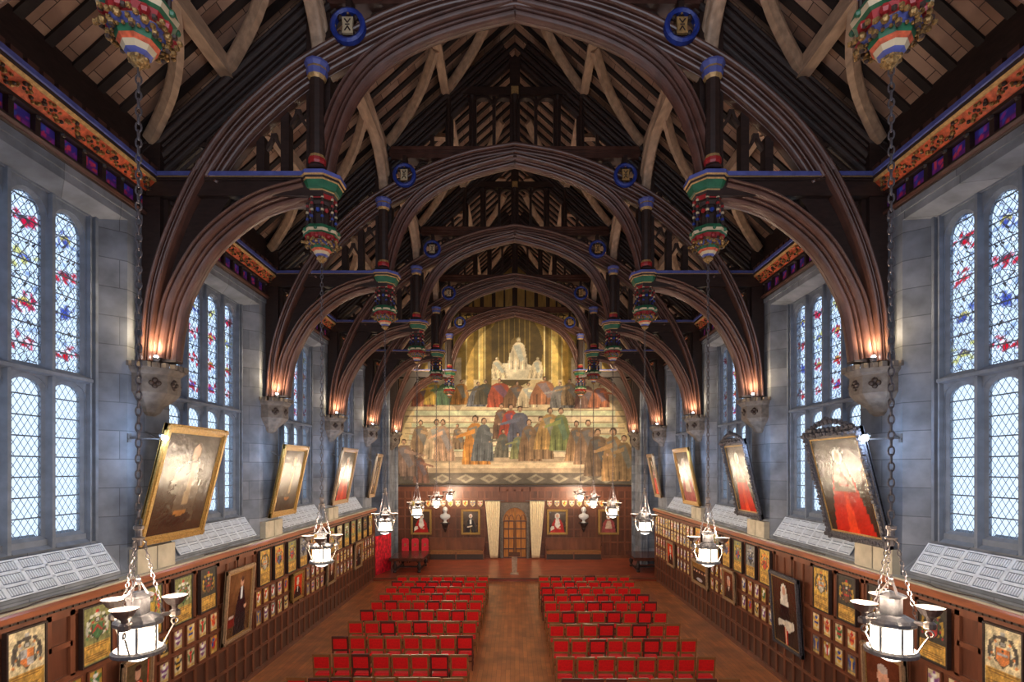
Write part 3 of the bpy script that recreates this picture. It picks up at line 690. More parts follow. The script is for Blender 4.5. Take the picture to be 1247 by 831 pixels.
# ================================================================== MURAL
mu = art_mural()
def mural_clip(x, z):
    Z = z+4.4; ax = abs(x)
    if ax < 3.5: return Z < 14.1-(ax/3.5)**2*1.2
    return Z < 10.75
mo = bpy.data.objects.new('mural', mu.mesh('mural', 13.5, 9.75, (0, -1, 0), 'paint', mural_clip)); COL.objects.link(mo); mo.location = (0, YE-.01, 4.4)
tag(mo, 'huge warm-toned wall painting of robed figures on pale steps, above the panelled end wall', 'mural')

# ================================================================== TRUSSES
def ribsec(w, d0, d1, n, amp=.06):
    A = []; wt = [(1.35, .62)[i % 2] for i in range(n)]; tot = sum(wt); acc = 0
    for i in range(n):
        for t, h in ((.05, -.25), (.12, .5), (.3, .92), (.5, 1), (.7, .92), (.88, .5), (.95, -.25)):
            q = (acc+t*wt[i])/tot; A.append((q*w, (d0+(d1-d0)*q)+h*amp*(1, .55)[i % 2]))
        acc += wt[i]
    front = [(a, -b) for a, b in A]; back = [(a, b) for a, b in A[::-1]]
    return [(0, -d0*.6)]+front+[(w, -d1*.8), (w, d1*.8)]+back+[(0, d0*.6)]
GREAT_L = [(-6.77,7.3),(-6.70,8.2),(-6.55,8.95),(-6.26,9.8),(-5.8,10.76),(-5.22,11.6),(-4.5,12.3),(-3.84,12.8),(-3.0,13.28),(-2.2,13.67),(-1.2,14.0),(0,14.22)]
INNER_L = [(-3.36,10.75),(-3.22,11.35),(-2.94,12.06),(-2.5,12.63),(-1.83,13.06),(-1.0,13.38),(0,13.64)]
BRACE_L = [(-6.23,7.33),(-6.15,7.9),(-6.0,8.48),(-5.55,9.27),(-4.98,9.8),(-4.46,10.09),(-3.8,10.27)]
tr = empty('roof_truss', (0, TY[0], 0), 0, 'x', 'roof truss', 'carved hammerbeam trusses')
for sx in (-1, 1):
    g = MB(); g.sweep([(sx*p[0], -.13, p[2]) for p in spline(xz(GREAT_L), 5)[20:]], [(a if sx < 0 else -a, b) for a, b in ribsec(.45, .24, .08, 5)])
    g.build('great_arch', 'oak_rib', tr)
    g = MB(); g.sweep([(sx*p[0], -.13, p[2]) for p in spline(xz(GREAT_L), 5)[:22]], [(a if sx < 0 else -a, b) for a, b in ribsec(.21, .24, .20, 3)])
    g.build('arch_leg', 'oak_rib', tr)
    g = MB(); g.sweep([(sx*p[0], -.12, p[2]) for p in spline(xz(INNER_L), 6)], [(-a if sx < 0 else a, b) for a, b in ribsec(.33, .03, .22, 4)])
    g.build('inner_arch', 'oak_rib', tr)
    g = MB(); g.sweep([(sx*p[0], -.05, p[2]) for p in spline(xz(BRACE_L), 6)], [(-a if sx < 0 else a, b) for a, b in ribsec(.36, .03, .26, 4)])
    g.build('arched_brace', 'oak_rib', tr)
    # principal rafter
    g = MB(); lo = lambda x: 16.63-.9*abs(x)
    sec = [(a if sx < 0 else -a, b) for a, b in ribsec(.62, .04, .2, 6)]
    g.sweep([(sx*6.75, 0, lo(6.75)), (sx*3.4, 0, lo(3.4)), (0, 0, lo(0))], sec); g.build('principal_rafter', 'oak_dark', tr)
    # hammer beam
    g = MB(); g.box(*sorted((sx*3.5, sx*6.8)), -.26, .26, 10.32, 10.60, 0)
    g.box(*sorted((sx*3.5, sx*6.8)), -.33, .33, 10.66, 10.73, 1); g.box(*sorted((sx*3.5, sx*6.8)), -.30, .30, 10.635, 10.66, 2); g.box(*sorted((sx*3.5, sx*6.8)), -.29, .29, 10.585, 10.61, 0); g.box(*sorted((sx*3.5, sx*6.8)), -.31, .31, 10.61, 10.635, 0)
    g.build('hammer_beam', ['oak_dark', 'blue_paint', 'gold_paint'], tr)
    # wall post
    g = MB(); g.box(*sorted((sx*6.5, sx*6.84)), -.22, .22, 7.3, 11.3); g.box(*sorted((sx*6.42, sx*6.5)), -.12, .12, 7.3, 10.4); g.build('wall_post', 'oak_dark', tr)
    # web between leg and brace (solid dark board low down)
    web = [(-6.62,7.3),(-6.56,8.2),(-6.40,8.95),(-6.12,9.7),(-5.72,10.40),(-5.2,10.40),(-5.55,9.9),(-5.75,9.45),(-6.0,9.0),(-6.2,8.4),(-6.26,7.3)]
    g = MB(); g.prism([(sx*-x, z) for x, z in web], 'y', -.16, .06)
    # spandrel cusps
    for cx, cz, r, a0, a1 in ((-5.15,10.12,.22,200,20),(-4.75,10.2,.15,180,0),(-5.5,9.62,.14,250,70)):
        P = [(sx*-(cx+r*math.cos(math.radians(a0+(a1-a0)*t/10))), 0, cz+r*math.sin(math.radians(a0+(a1-a0)*t/10))) for t in range(11)]
        g.sweep(P, [(-.04,-.05),(.04,-.05),(.04,.05),(-.04,.05)])
        g.ball((sx*-cx, 0, cz+.02), .06)
    g.build('brace_spandrel', 'oak_dark', tr)
    # hammer post
    g = MB(); g.box(*sorted((sx*3.40, sx*3.84)), -.17, .17, 10.7, 13.75); g.lathe([(.13, 10.95), (.13, 12.6)], (sx*3.57, -.36, -.17), 10, 0)
    g.lathe([(.14, 10.98, 1), (.155, 11.02, 1), (.155, 11.08, 2), (.14, 11.12, 2), (.13, 11.14, 0)], (sx*3.57, -.36, -.17), 10)
    g.lathe([(.13, 12.5, 2), (.17, 12.56, 3), (.19, 12.66, 2), (.18, 12.70, 3), (.22, 12.76, 3), (.22, 12.80, 0)], (sx*3.57, -.36, -.17), 10)
    g.lathe([(.16, 10.93), (.13, 10.97)], (sx*3.57, -.36, -.17), 10)
    g.build('hammer_post', ['oak_dark', 'red_paint', 'gold_paint', 'blue_paint'], tr)
    # studs between hammer beam and great arch with cusped heads
    for x, zt in ((4.72, 11.5), (4.27, 11.95)):
        g = MB(); g.box(*sorted((sx*(x-.075), sx*(x+.075))), -.1, .1, 10.7, zt); g.build('stud', 'oak_dark', tr)
    for xc, zc, w in ((4.5, 11.3, .3), (4.05, 11.75, .3)):
        g = MB()
        for s2 in (-1, 1):
            P = [(sx*(xc+s2*w/2-s2*.13*math.sin(PI/2*t/6)), 0, zc+.3*t/6) for t in range(7)]
            g.sweep(P, [(-.03,-.04),(.03,-.04),(.03,.04),(-.03,.04)])
        g.build('cusped_head', 'black_carving', tr)
    g = MB(); g.tube([(sx*6.25, 0, 10.9), (sx*5.2, 0, 11.8), (sx*4.2, 0, 12.72), (sx*3.7, 0, 13.1)], .05, 5)
    # foliage carving between principal and great arch
    R = random.Random(9)
    for k in range(9):
        t = k/8; x = 6.1-t*2.35; zl = 16.63-.9*x
        zg = np.interp(-x, [p[0] for p in GREAT_L], [p[1] for p in GREAT_L]); zc = (zl+zg)/2; r = max(.08, (zl-zg)/2)
        if zl-zg < .1: continue
        sgn = 1 if k % 2 else -1
        P = [(sx*(x+r*(1-.55*q/12)*math.cos(sgn*q*.42+k)), 0, zc+r*(1-.55*q/12)*math.sin(sgn*q*.42+k)) for q in range(13)]
        g.sweep(P, [(-.045,-.05),(.045,-.05),(.045,.05),(-.045,.05)])
        for q in (2, 6, 10): g.ball((P[q][0]+R.uniform(-.03,.03), 0, P[q][2]+R.uniform(-.03,.03)), .07, 0, 5)
    g.build('carved_tracery', 'black_carving', tr)
    # roundel
    c = (sx*2.99, -.42, 13.27); g = MB()
    g.sweep([(c[0]+.27*math.cos(2*PI*t/20), c[1], c[2]+.27*math.sin(2*PI*t/20)) for t in range(20)], [(-.045,-.05),(0,-.08),(.045,-.05),(.045,.05),(-.045,.05)], closed=True)
    for a in (45,135,225,315):
        x = c[0]+.2*math.cos(math.radians(a)); z = c[2]+.2*math.sin(math.radians(a)); g.ball((x, c[1]-.02, z), .055, 1)
    for a in (0, 90, 180, 270):
        g.ball((c[0]+.24*math.cos(math.radians(a)), c[1]-.02, c[2]+.24*math.sin(math.radians(a))), .03, 2)
    g.box(c[0]-.05, c[0]+.05, c[1], -.1, c[2]+.2, c[2]+.55, 1)
    ro = g.build('roundel', ['deep_blue', 'oak_dark', 'gold_paint'], tr)
    g = MB(); g.prism([(c[0]-.10,c[2]+.14),(c[0]+.10,c[2]+.14),(c[0]+.085,c[2]-.04),(c[0]+.10,c[2]-.15),(c[0]-.10,c[2]-.15),(c[0]-.085,c[2]-.04)], 'y', c[1]-.05, c[1])
    for (x0, z0, x1, z1) in ((-.05,.1,0,.03),(.05,.1,0,.03),(-.04,0,.04,0),(-.05,-.11,0,-.03),(.05,-.11,0,-.03)):
        g.tube([(c[0]+x0, c[1]-.055, c[2]+z0), (c[0]+x1, c[1]-.055, c[2]+z1)], .012, 4, 1)
    g.build('monogram_tablet', ['cream_paint' if sx < 0 else 'gold_paint', 'black_carving'], ro)
    g = MB()
    for (x, z, r) in ((2.55, 13.7, .14), (2.2, 13.8, .09)):
        g.sweep([(sx*x+r*math.cos(2*PI*t/12), 0, z+r*math.sin(2*PI*t/12)) for t in range(12)], [(-.03,-.05),(.03,-.05),(.03,.05),(-.03,.05)], closed=True)
    g.tube([(sx*2.8, 0, 13.75), (sx*2.0, 0, 13.82)], .025, 4); g.build('collar_tracery', 'black_carving', tr)
    # queen posts above the collar
    for x in (1.17, 1.82):
        g = MB(); g.box(*sorted((sx*(x-.1), sx*(x+.1))), -.12, .12, 14.15, min(15.9, 16.7-.9*x)); g.lathe([(.075, 14.15), (.06, 14.4), (.06, 15.5), (.09, 15.6)], (sx*x, -.14, 0), 8); g.build('queen_post', 'oak_dark', tr)
    for x in (.58, 2.3, 2.6):
        g = MB(); g.box(*sorted((sx*(x-.045), sx*(x+.045))), -.08, .08, 14.15, min(15.65, 16.7-.9*x)); g.build('stud', 'oak_dark', tr)
    # pendant
    g = MB(); C0 = (sx*3.62, -.0, 0)
    g.lathe([(.30,10.74,1),(.44,10.73,1),(.44,10.66,2),(.41,10.64,0),(.40,10.60,2),(.38,10.58,3),(.33,10.46,3),(.30,10.44,2),(.29,10.42,0),(.26,10.38,4),(.25,10.30,0),(.20,10.28,0),(.17,10.22,0)], C0, 8)
    pe = g.build('pendant', ['oak_dark','blue_paint','gold_paint','green_paint','red_paint'], tr)
    g = MB(); g.lathe([(.14,10.4),(.14,9.78)], C0, 8, 0)
    for a in range(8):
        an = 2*PI*a/8+PI/8; x, y = C0[0]+.25*math.cos(an), .25*math.sin(an)
        g.lathe([(.03,10.38,1),(.022,10.3,0),(.022,9.86,0),(.035,9.78,0)], (x, y, 0), 6)
        for q, zz in enumerate((10.32, 10.2, 10.08, 9.96)): g.ball((x, y, zz), .035, (2, 1, 2, 3)[q], 5)
        an = 2*PI*a/8; g.ball((C0[0]+.2*math.cos(an), .2*math.sin(an), 10.1), .045, 1 if a % 2 else 3, 5)
    g.build('pendant_cage', ['oak_dark','red_paint','cream_paint','deep_blue'], pe)
    g = MB(); g.lathe([(.2,9.84,0),(.31,9.80,0),(.34,9.73,1),(.32,9.68,0),(.28,9.66,2),(.26,9.58,2),(.24,9.56,3),(.26,9.54,4),(.23,9.50,4),(.20,9.48,0),(.18,9.42,5),(.15,9.38,3),(.12,9.33,4),(.05,9.29,0)], C0, 8)
    for a in range(8):
        an = 2*PI*a/8; x, y = math.cos(an), math.sin(an)
        g.ball((C0[0]+.27*x, .27*y, 9.60), .05, 2, 6); g.ball((C0[0]+.28*x, .28*y, 9.50), .04, 6, 6); g.ball((C0[0]+.32*x, .32*y, 9.72), .035, 0, 6)
        an += PI/8; x, y = math.cos(an), math.sin(an); [g.ball((C0[0]+(.29+.05*math.cos(w_))*x-.05*math.sin(w_)*y, (.29+.05*math.cos(w_))*y+.05*math.sin(w_)*x, 9.53+.03*math.sin(3*w_)), .030, 6 if w_ < 4 else 7, 5) for w_ in (0,1.25,2.5,3.75,5.0)]; g.ball((C0[0]+.24*x, .24*y, 9.46), .035, 6, 5); g.ball((C0[0]+.24*x, .24*y, 9.44), .03, 7, 5)
    for a in range(20):
        an = 2*PI*a/20; g.ball((C0[0]+.205*math.cos(an), .205*math.sin(an), 9.47), .02, 6, 5)
    g.build('pendant_crown', ['green_paint','cream_paint','red_paint','cream_paint','blue_paint','orange_paint','gilt','black_carving'], pe)
    g = MB(); g.lathe([(.055,9.38),(.045,9.33),(.075,9.30),(.09,9.26),(.06,9.22),(.03,9.20),(0.001,9.16)], C0, 8)
    for a in range(6): an = 2*PI*a/6; g.ball((C0[0]+.075*math.cos(an), .075*math.sin(an), 9.27), .03, 0, 5)
    g.build('finial', 'gilt', pe)
    # longitudinal arched brace from this post to the middle purlin, both ways
    for s3 in (-1, 1):
        P = spline([(sx*3.62, s3*.12, 12.8), (sx*3.62, s3*.35, 13.35), (sx*3.62, s3*.85, 13.75), (sx*3.62, s3*1.6, 13.95), (sx*3.62, s3*2.38, 14.02)], 4)
        g = MB(); g.sweep(P, [(-a*s3, b) for a, b in ribsec(.26, .08, .16, 3, .03)], B=(1,0,0)); g.build('arcade_brace', 'oak_light', tr)
# collar, upper collar, king post
g = MB(); g.box(-3.45, 3.45, -.2, .2, 13.92, 14.12); g.box(-3.4, 3.4, -.24, .24, 14.08, 14.17, 0); g.box(-3.4, 3.4, -.22, .22, 13.86, 13.92); g.box(-3.4, 3.4, -.235, .235, 13.99, 14.02)
g.build('collar_beam', 'oak_rib', tr)
g = MB(); g.box(-1.7, 1.7, -.16, .16, 15.66, 15.86)
for x in (-1.5,-.88,-.3,.3,.88,1.5):
    for s2 in (-1, 1):
        P = [(x+s2*.26*math.cos(PI/2*t/6), -.05, 15.42+.2*math.sin(PI/2*t/6)) for t in range(7)]; g.sweep(P, [(-.03,-.06),(.03,-.06),(.03,.06),(-.03,.06)])
g.build('upper_collar', 'oak_dark', tr)
g = MB(); g.box(-.14, .14, -.14, .14, 14.15, 16.7); g.lathe([(.1,14.15),(.07,14.45),(.07,15.4),(.12,15.6)], (0,-.16,0), 8); g.box(-.1,.1,-.2,-.1,15.55,15.85,1); g.build('king_post', ['oak_dark','gold_paint'], tr)
names = ['nearest', 'second', 'third', 'fourth', 'fifth', 'farthest']
tlab = ['carved timber hammerbeam roof truss nearest the viewer, only its painted pendants in the frame', 'great carved dark roof truss spanning the whole top of the picture', 'second complete dark roof truss with pendants, behind the great one', 'third complete roof truss towards the mural, mid-hall', 'fourth complete roof truss towards the mural', 'farthest roof truss, framing the mural with its arch']
for k in range(6):
    t = tr if k == 0 else copy_tree(tr); t.location = (0, TY[k], 0); t['label'] = tlab[k]

for sx, sd in ((-1, 'left'), (1, 'right')):
    fl = empty('fill_lamp', (sx*4.6, TY[4]+.1, 10.74), 0, 'small warm fill lamp added on the fifth %s hammer beam, aimed at the wall painting' % sd, 'light')  # pair of lamps added on the hammer beams to brighten the mural
    g = MB(); g.box(-.09, .09, -.06, .06, .04, .2); g.box(-.03, .03, -.03, .03, 0, .04); g.build('lamp_housing', 'iron', fl); g = MB(); g.box(-.07, .07, .06, .07, .06, .18); g.build('bulb', 'bulb', fl)
    tgt = Vector((sx*1.5, YE, 8)); src = Vector((sx*4.6, TY[4]+.4, 10.9)); q = (tgt-src).to_track_quat('-Z', 'Y').to_euler()
    light('mural_fill_beam', 'SPOT', src, MURAL_W, (1, .80, .52), .1, q, spot_size=math.radians(120), spot_blend=.6)
# ================================================================== CORBELS with uplights
cb = empty('corbel', (0,0,0), 0, 'x', 'corbel', 'carved stone corbels under the trusses')
g = MB(); g.lathe([(.10,6.32,0),(.18,6.38,0),(.22,6.46,0),(.42,6.62,0),(.46,6.68,0),(.5,6.72,0),(.5,7.05,0),(.56,7.1,0),(.58,7.16,0),(.3,7.16,0)], (0,0,0), 8)
for a in range(8):
    for q in (-1, 0, 1):
        an = 2*PI*a/8; x, y = math.cos(an)*.55, math.sin(an)*.55; tx, ty = -math.sin(an), math.cos(an)
        if x < -.1: continue
        cx, cy = x+tx*q*.14, y+ty*q*.14; g.box(cx-.045, cx+.045, cy-.045, cy+.045, 7.16, 7.25)
g.v = [(max(v[0], .002), v[1], v[2]) for v in g.v]; g.build('corbel_block', 'stone_carved', cb)
for a in (-1,0,1):
    g = MB(); an = 2*PI*a/8; c = Vector((math.cos(an)*.465, math.sin(an)*.465, 6.89)); tx = Vector((-math.sin(an), math.cos(an), 0)); zz = Vector((0,0,1))
    for u, v in ((.055,0),(-.055,0),(0,.055),(0,-.055)): g.ball(c+tx*u+zz*v, .05, 0, 6)
    g.build('quatrefoil', 'black_carving', cb)
g = MB(); g.lathe([(.3,7.16),(.34,7.2),(.30,7.3),(.2,7.33)], (0,0,0), 8); g.v = [(max(v[0], .002), v[1], v[2]) for v in g.v]; g.build('foot_block', 'oak_dark', cb)
ul = empty('uplight', (0,0,0), 0, 'x', 'light', 'small uplights on the corbels')
g = MB(); g.lathe([(.04,-.04),(.06,0),(.06,.03)], (0,0,0), 8); g.build('lamp_housing', 'iron', ul)
g = MB(); g.ball((0,0,.045), .035); g.build('bulb', 'bulb', ul)
ordn = ['nearest', 'second', 'third', 'fourth', 'farthest']
first = True
for sx, sd in ((-1, 'left'), (1, 'right')):
    for k in range(1, 6):
        c = cb if first else copy_tree(cb); u = ul if first else copy_tree(ul); first = False
        c.location = (sx*XW, TY[k], 0); c.rotation_euler.z = 0 if sx < 0 else PI
        c['label'] = 'octagonal carved stone corbel on %s wall, %s from the viewer' % (sd, ordn[k-1])
        u.location = (sx*6.45, TY[k]-.40, 7.30); u['label'] = 'small glowing uplight on the %s corbel of the %s wall' % (ordn[k-1], sd)
        light('uplight_glow', 'SPOT', (sx*6.42, TY[k]-.42, 7.40), CORBEL_W, WARM, .05, (math.radians(8), math.radians(8*sx), 0) if 0 else (PI, 0, 0), spot_size=math.radians(150), spot_blend=.8)
        light('pier_glow', 'POINT', (sx*6.42, TY[k]-.52, 7.6), 15, (1,.72,.36), .05)

# ================================================================== LANTERNS
ln = empty('hanging_lantern', (0,0,0), 0, 'x', 'lantern', 'chandelier lanterns on long chains')
g = MB()
for a in range(6): an = 2*PI*a/6; g.lathe([(.012,3.58),(.012,3.86)], (.165*math.cos(an), .165*math.sin(an), 0), 6)
g.lathe([(.19,3.56),(.225,3.57),(.225,3.60),(.20,3.62),(.17,3.60)], (0,0,0), 24); g.lathe([(.19,3.84),(.21,3.855),(.21,3.885),(.18,3.91),(.12,3.94),(.10,3.945)], (0,0,0), 12)
g.lathe([(.095,3.94),(.095,4.11)], (0,0,0), 4); g.lathe([(.12,4.11),(.13,4.13),(.05,4.16)], (0,0,0), 8)
for a in range(4):
    an = 2*PI*a/4+PI/4; x, y = .068*math.cos(an-PI/4)*1.0, .068*math.sin(an-PI/4); 
g.build('lantern_frame', 'iron', ln)
g = MB(); g.lathe([(.152,3.60),(.152,3.85)], (0,0,0), 6, 0, rot=0); g.lathe([(.14,3.57),(.11,3.53),(.05,3.50),(.001,3.49)], (0,0,0), 12)
g.build('glass_shade', 'lamp_glass', ln)
g = MB(); 
for a in range(3): an = 2*PI*a/3; g.tube([(.09*math.cos(an), .09*math.sin(an), 4.14), (.03*math.cos(an), .03*math.sin(an), 4.24)], .01, 5)
g.ball((0,0,4.25), .03); g.lathe([(.012,4.25),(.02,4.29),(.001,4.32)], (0,0,0), 6); g.build('finial', 'pewter', ln)
for a in range(3):
    an = 2*PI*a/3+math.radians(-75); dx, dy = math.cos(an), math.sin(an); g = MB(); c = (.30*dx, .30*dy, 0)
    g.lathe([(.02,3.93),(.03,3.97),(.07,4.0),(.10,4.05),(.115,4.07),(.10,4.065),(.05,4.02),(.001,4.0)], c, 16)
    g.lathe([(.045,3.87),(.05,3.88),(.05,3.92),(.02,3.94)], c, 10)
    g.tube([(.18*dx,.18*dy,3.90), (.30*dx,.30*dy,3.90)], .022, 6)
    g.tube([(.20*dx,.20*dy,3.61), (.27*dx,.27*dy,3.75), (.30*dx,.30*dy,3.80)], .008, 5)
    g.tube([(.30*dx+.03*math.cos(t*PI/4)*dx, .30*dy+.03*math.cos(t*PI/4)*dy, 3.82+.03*math.sin(t*PI/4)) for t in range(8)], .009, 5, closed=True, B=(-dy,dx,0))
    ar = g.build('lamp_arm', 'pewter', ln)
def link_bm(L, W, r):
    m = MB(); P = []
    for t in range(10):
        an = 2*PI*t/10; P.append((W*math.cos(an), 0, L*math.sin(an)))
    m.tube(P, r, 4, closed=True, B=(0,1,0)); return m
def chain(g, a, b, pitch, L, W, r):
    a, b = Vector(a), Vector(b); d = b-a; n = int(d.length/pitch); q = Vector((0,0,1)).rotation_difference(d.normalized()).to_matrix().to_4x4(); lk = link_bm(L, W, r)
    for i in range(n):
        M = Matrix.Translation(a+d*((i+.5)/n)) @ q @ Matrix.Rotation(PI/2*(i % 2)+.4, 4, 'Z'); g.merge(lk, M)
for a in range(3):
    an = 2*PI*a/3+math.radians(-75); g = MB(); chain(g, (.2*math.cos(an), .2*math.sin(an), 3.92), (.05*math.cos(an), .05*math.sin(an), 4.60), .045, .028, .014, .0045); g.build('chain', 'chain', ln)
g = MB(); g.lathe([(.03,4.60),(.03,4.75),(.045,4.76),(.045,4.79),(.02,4.80)], (0,0,0), 8); g.lathe([(.05,4.66),(.055,4.68),(.03,4.69)], (0,0,0), 8)
for a in range(3): an = 2*PI*a/3+math.radians(-75); g.tube([(.03*math.cos(an),.03*math.sin(an),4.66),(.06*math.cos(an),.06*math.sin(an),4.63),(.055*math.cos(an),.055*math.sin(an),4.58)], .01, 5)
g.build('hanging_hub', 'pewter', ln)
g = MB(); chain(g, (0,0,4.79), (0,0,9.2), .075, .046, .024, .0085); g.build('chain', 'chain', ln)
first = True
lord = ['lowest in the frame', 'second from the viewer', 'third from the viewer', 'fourth from the viewer', 'fifth from the viewer', 'farthest, near the end wall']
for sx, sd in ((-1, 'left'), (1, 'right')):
    for k in range(6):
        o = ln if first else copy_tree(ln); first = False
        o.location = (sx*3.62, TY[k], 0); o.rotation_euler.z = 0 if sx < 0 else math.radians(25)
        o['label'] = 'lit glass lantern on a long chain, %s row, %s' % (sd, lord[k])
        light('lantern_glow', 'POINT', (sx*3.62, TY[k], 3.72), LANTERN_W, WARM, .08)
        for a in range(3):
            an = 2*PI*a/3+math.radians(-75)+o.rotation_euler.z; light('bowl_glow', 'POINT', (sx*3.62+.30*math.cos(an), TY[k]+.30*math.sin(an), 4.16), BOWL_W/3, (1,.80,.60), .05)

# ================================================================== WALL LAMPS (bare bright floodlamps on the piers)
wl = empty('wall_lamp', (0,0,0), 0, 'x', 'lamp', 'bright lamps on the first piers')
g = MB(); g.tube([(0,0,0),(.14,0,.0),(.58,0,-.02)], .015, 6); g.box(-.01,.02,-.04,.04,-.08,.08); g.lathe([(.05,.03),(.07,.0),(.05,-.04)], (.60,0,.05), 8); g.build('lamp_bracket', 'iron', wl)
g = MB(); g.ball((.64,0,.0), .06, 0, 8); g.build('bulb', 'bulb', wl)
for i, (sx, sd) in enumerate(((-1, 'left'), (1, 'right'))):
    o = wl if i == 0 else copy_tree(wl); o.location = (sx*(XW), 9.34, 5.88); o.rotation_euler.z = 0 if sx < 0 else PI
    o['label'] = 'dazzling bare lamp on the %s stone pier beside the nearest tilted painting' % sd
for sx in (-1, 1):
    for k in range(1, 5): light('pier_wash_glow', 'POINT', (sx*6.1, TY[k]-.66, 5.80), SPOT_W if k == 1 else SPOT_W*.7, (.50,.70,1), .06)  # cool wash on the piers; beyond the first pair, lights added without a lamp

# ================================================================== PICTURES
def framed(name, art, w, h, fr, fw, fd, material='canvas', crest=False):
    """local: faces -y, centred in x, base z=0"""
    root = empty(name, (0,0,0))
    me = art.mesh('canvas', w-2*fw+.02, h-2*fw+.02, (0,-1,0), material); c = bpy.data.objects.new('canvas', me); COL.objects.link(c); c.parent = root; c.location = (0, -.03, fw-.01)
    g = MB(); g.box(-w/2, w/2, -.015, .02, 0, h, 0)
    P = [(-w/2+fw/2, 0, fw/2), (w/2-fw/2, 0, fw/2), (w/2-fw/2, 0, h-fw/2), (-w/2+fw/2, 0, h-fw/2)]
    for (x0,x1,z0,z1) in ((-w/2,w/2,0,fw),(-w/2,w/2,h-fw,h),(-w/2,-w/2+fw,0,h),(w/2-fw,w/2,0,h)):
        g.box(x0, x1, -fd, .01, z0, z1, 0)
        g.box(x0+fw*.25*(x1-x0 < w*.9), x1-fw*.25*(x1-x0 < w*.9), -fd-.025, -fd, z0+fw*.25*(x1-x0 > w*.9), z1-fw*.25*(x1-x0 > w*.9), 0)
    for (x0,x1,z0,z1) in ((-w/2+fw,w/2-fw,fw,fw+.03),(-w/2+fw,w/2-fw,h-fw-.03,h-fw),(-w/2+fw,-w/2+fw+.03,fw,h-fw),(w/2-fw-.03,w/2-fw,fw,h-fw)): g.box(x0, x1, -fd*.8, 0, z0, z1, 1)
    if crest:
        R = random.Random(2)
        per = [(-w/2+fw*.4, z) for z in np.arange(0, h, .09)]+[(w/2-fw*.4, z) for z in np.arange(0, h, .09)]+[(x, fw*.4) for x in np.arange(-w/2, w/2, .09)]+[(x, h-fw*.4) for x in np.arange(-w/2, w/2, .09)]
        for x, z in per: g.ball((x+R.uniform(-.02,.02), -fd-.02, z+R.uniform(-.02,.02)), R.uniform(.035,.06), 0, 5)
        for k in range(-5, 6): g.ball((k*w*.075, -.04, h+.04+.13*math.cos(k*.32)), .07-.004*abs(k), 0, 6); g.ball((k*w*.08, -.05, h+.02), .05, 0, 5)
        g.ball((0, -.05, h+.2), .075, 0, 6)
    g.build('frame', [fr, 'gold_frame'], root); return root
Rp = random.Random(21)
# tilted paintings on the piers: (side, y0, y1, zbottom, ztop, lean, kind, frame, crest, label)
TP = [(-1, 9.30, 11.25, 3.95, 6.15, .55, 'old_dark', 'gold_frame', 0, 'large dark varnished painting in gold frame, leaning out from left pier, nearest the viewer'),
      (-1, 14.35, 16.0, 3.98, 6.0, .42, 'old_dark', 'gold_frame', 0, 'dark gold-framed painting tilted from left wall, second from the viewer'),
      (-1, 19.2, 21.0, 3.98, 6.1, .42, 'robe_full', 'tan_frame', 0, 'tilted painting on left wall, third from the viewer, seen edge-on'),
      (-1, 24.0, 25.0, 3.98, 6.0, .42, 'old_dark', 'tan_frame', 0, 'farthest tilted painting on left wall, above the panelling end'),
      (1, 9.35, 11.2, 3.9, 6.1, .55, 'robe_full', 'silver_frame', 1, 'large red-robed portrait in ornate silver-grey crested frame, leaning from right pier'),
      (1, 14.2, 15.8, 3.95, 6.15, .5, 'robe_full', 'silver_frame', 1, 'second tilted red-robed portrait on right wall, in dark crested frame'),
      (1, 19.0, 20.8, 3.95, 6.1, .45, 'bewigged_robe', 'gold_frame', 0, 'third tilted portrait from the viewer on right wall'),
      (1, 24.0, 25.0, 3.98, 6.0, .42, 'robe_full', 'tan_frame', 0, 'farthest tilted painting on right wall, above the panelling end')]
for (sx, y0, y1, zb, zt, lean, kind, fr, crest, lab) in TP:
    w = y1-y0; h = math.hypot(zt-zb, lean)
    o = framed('tilted_painting', art_portrait(kind, Rp), w, h, fr, .13 if not crest else .16, .05, 'canvas', crest)
    ang = math.atan2(lean, zt-zb)
    rz = -sx*PI/2      # local -y faces into the room
    o.rotation_mode = 'QUATERNION'
    rz = PI/2 if sx < 0 else -PI/2
    M = Matrix.Rotation(rz, 4, 'Z') @ Matrix.Rotation(ang, 4, 'X')
    o.rotation_quaternion = M.to_quaternion(); o.location = (sx*6.72, (y0+y1)/2, zb)
    tag(o, lab, 'painting', 'paintings leaning from the piers')
    g = MB(); g.tube([(-w*.3, .02, h*.8), (-w*.3, lean*.95+.05, h*.8+lean*.3)], .018, 5); g.tube([(-w*.42, .02, h*.1), (-w*.42, .12, h*.1)], .018, 5); g.build('hanging_bar', 'iron', o)
    if y0 < 22:
        for q in range(2):
            m = MB(); yb = TY[{9:1,14:2,19:3}[int(y0)]]-.52+q*.53; m.box(-.075, .075, 0, .5, 0, .44); b = m.build('stone_block', 'stone_pale'); b.location = (sx*6.77, yb, 3.452)
            tag(b, 'pale stone block under the painting "%s side", %s of pair, %s pier from viewer' % ('left' if sx < 0 else 'right', 'nearer' if q == 0 else 'farther', {9:'first',14:'second',19:'third'}[int(y0)]), 'stone block', 'stone blocks on the ledge')
            b['label'] = b['label'].replace('the painting "%s side",' % ('left' if sx < 0 else 'right'), '%s-wall painting,' % ('left' if sx < 0 else 'right'))
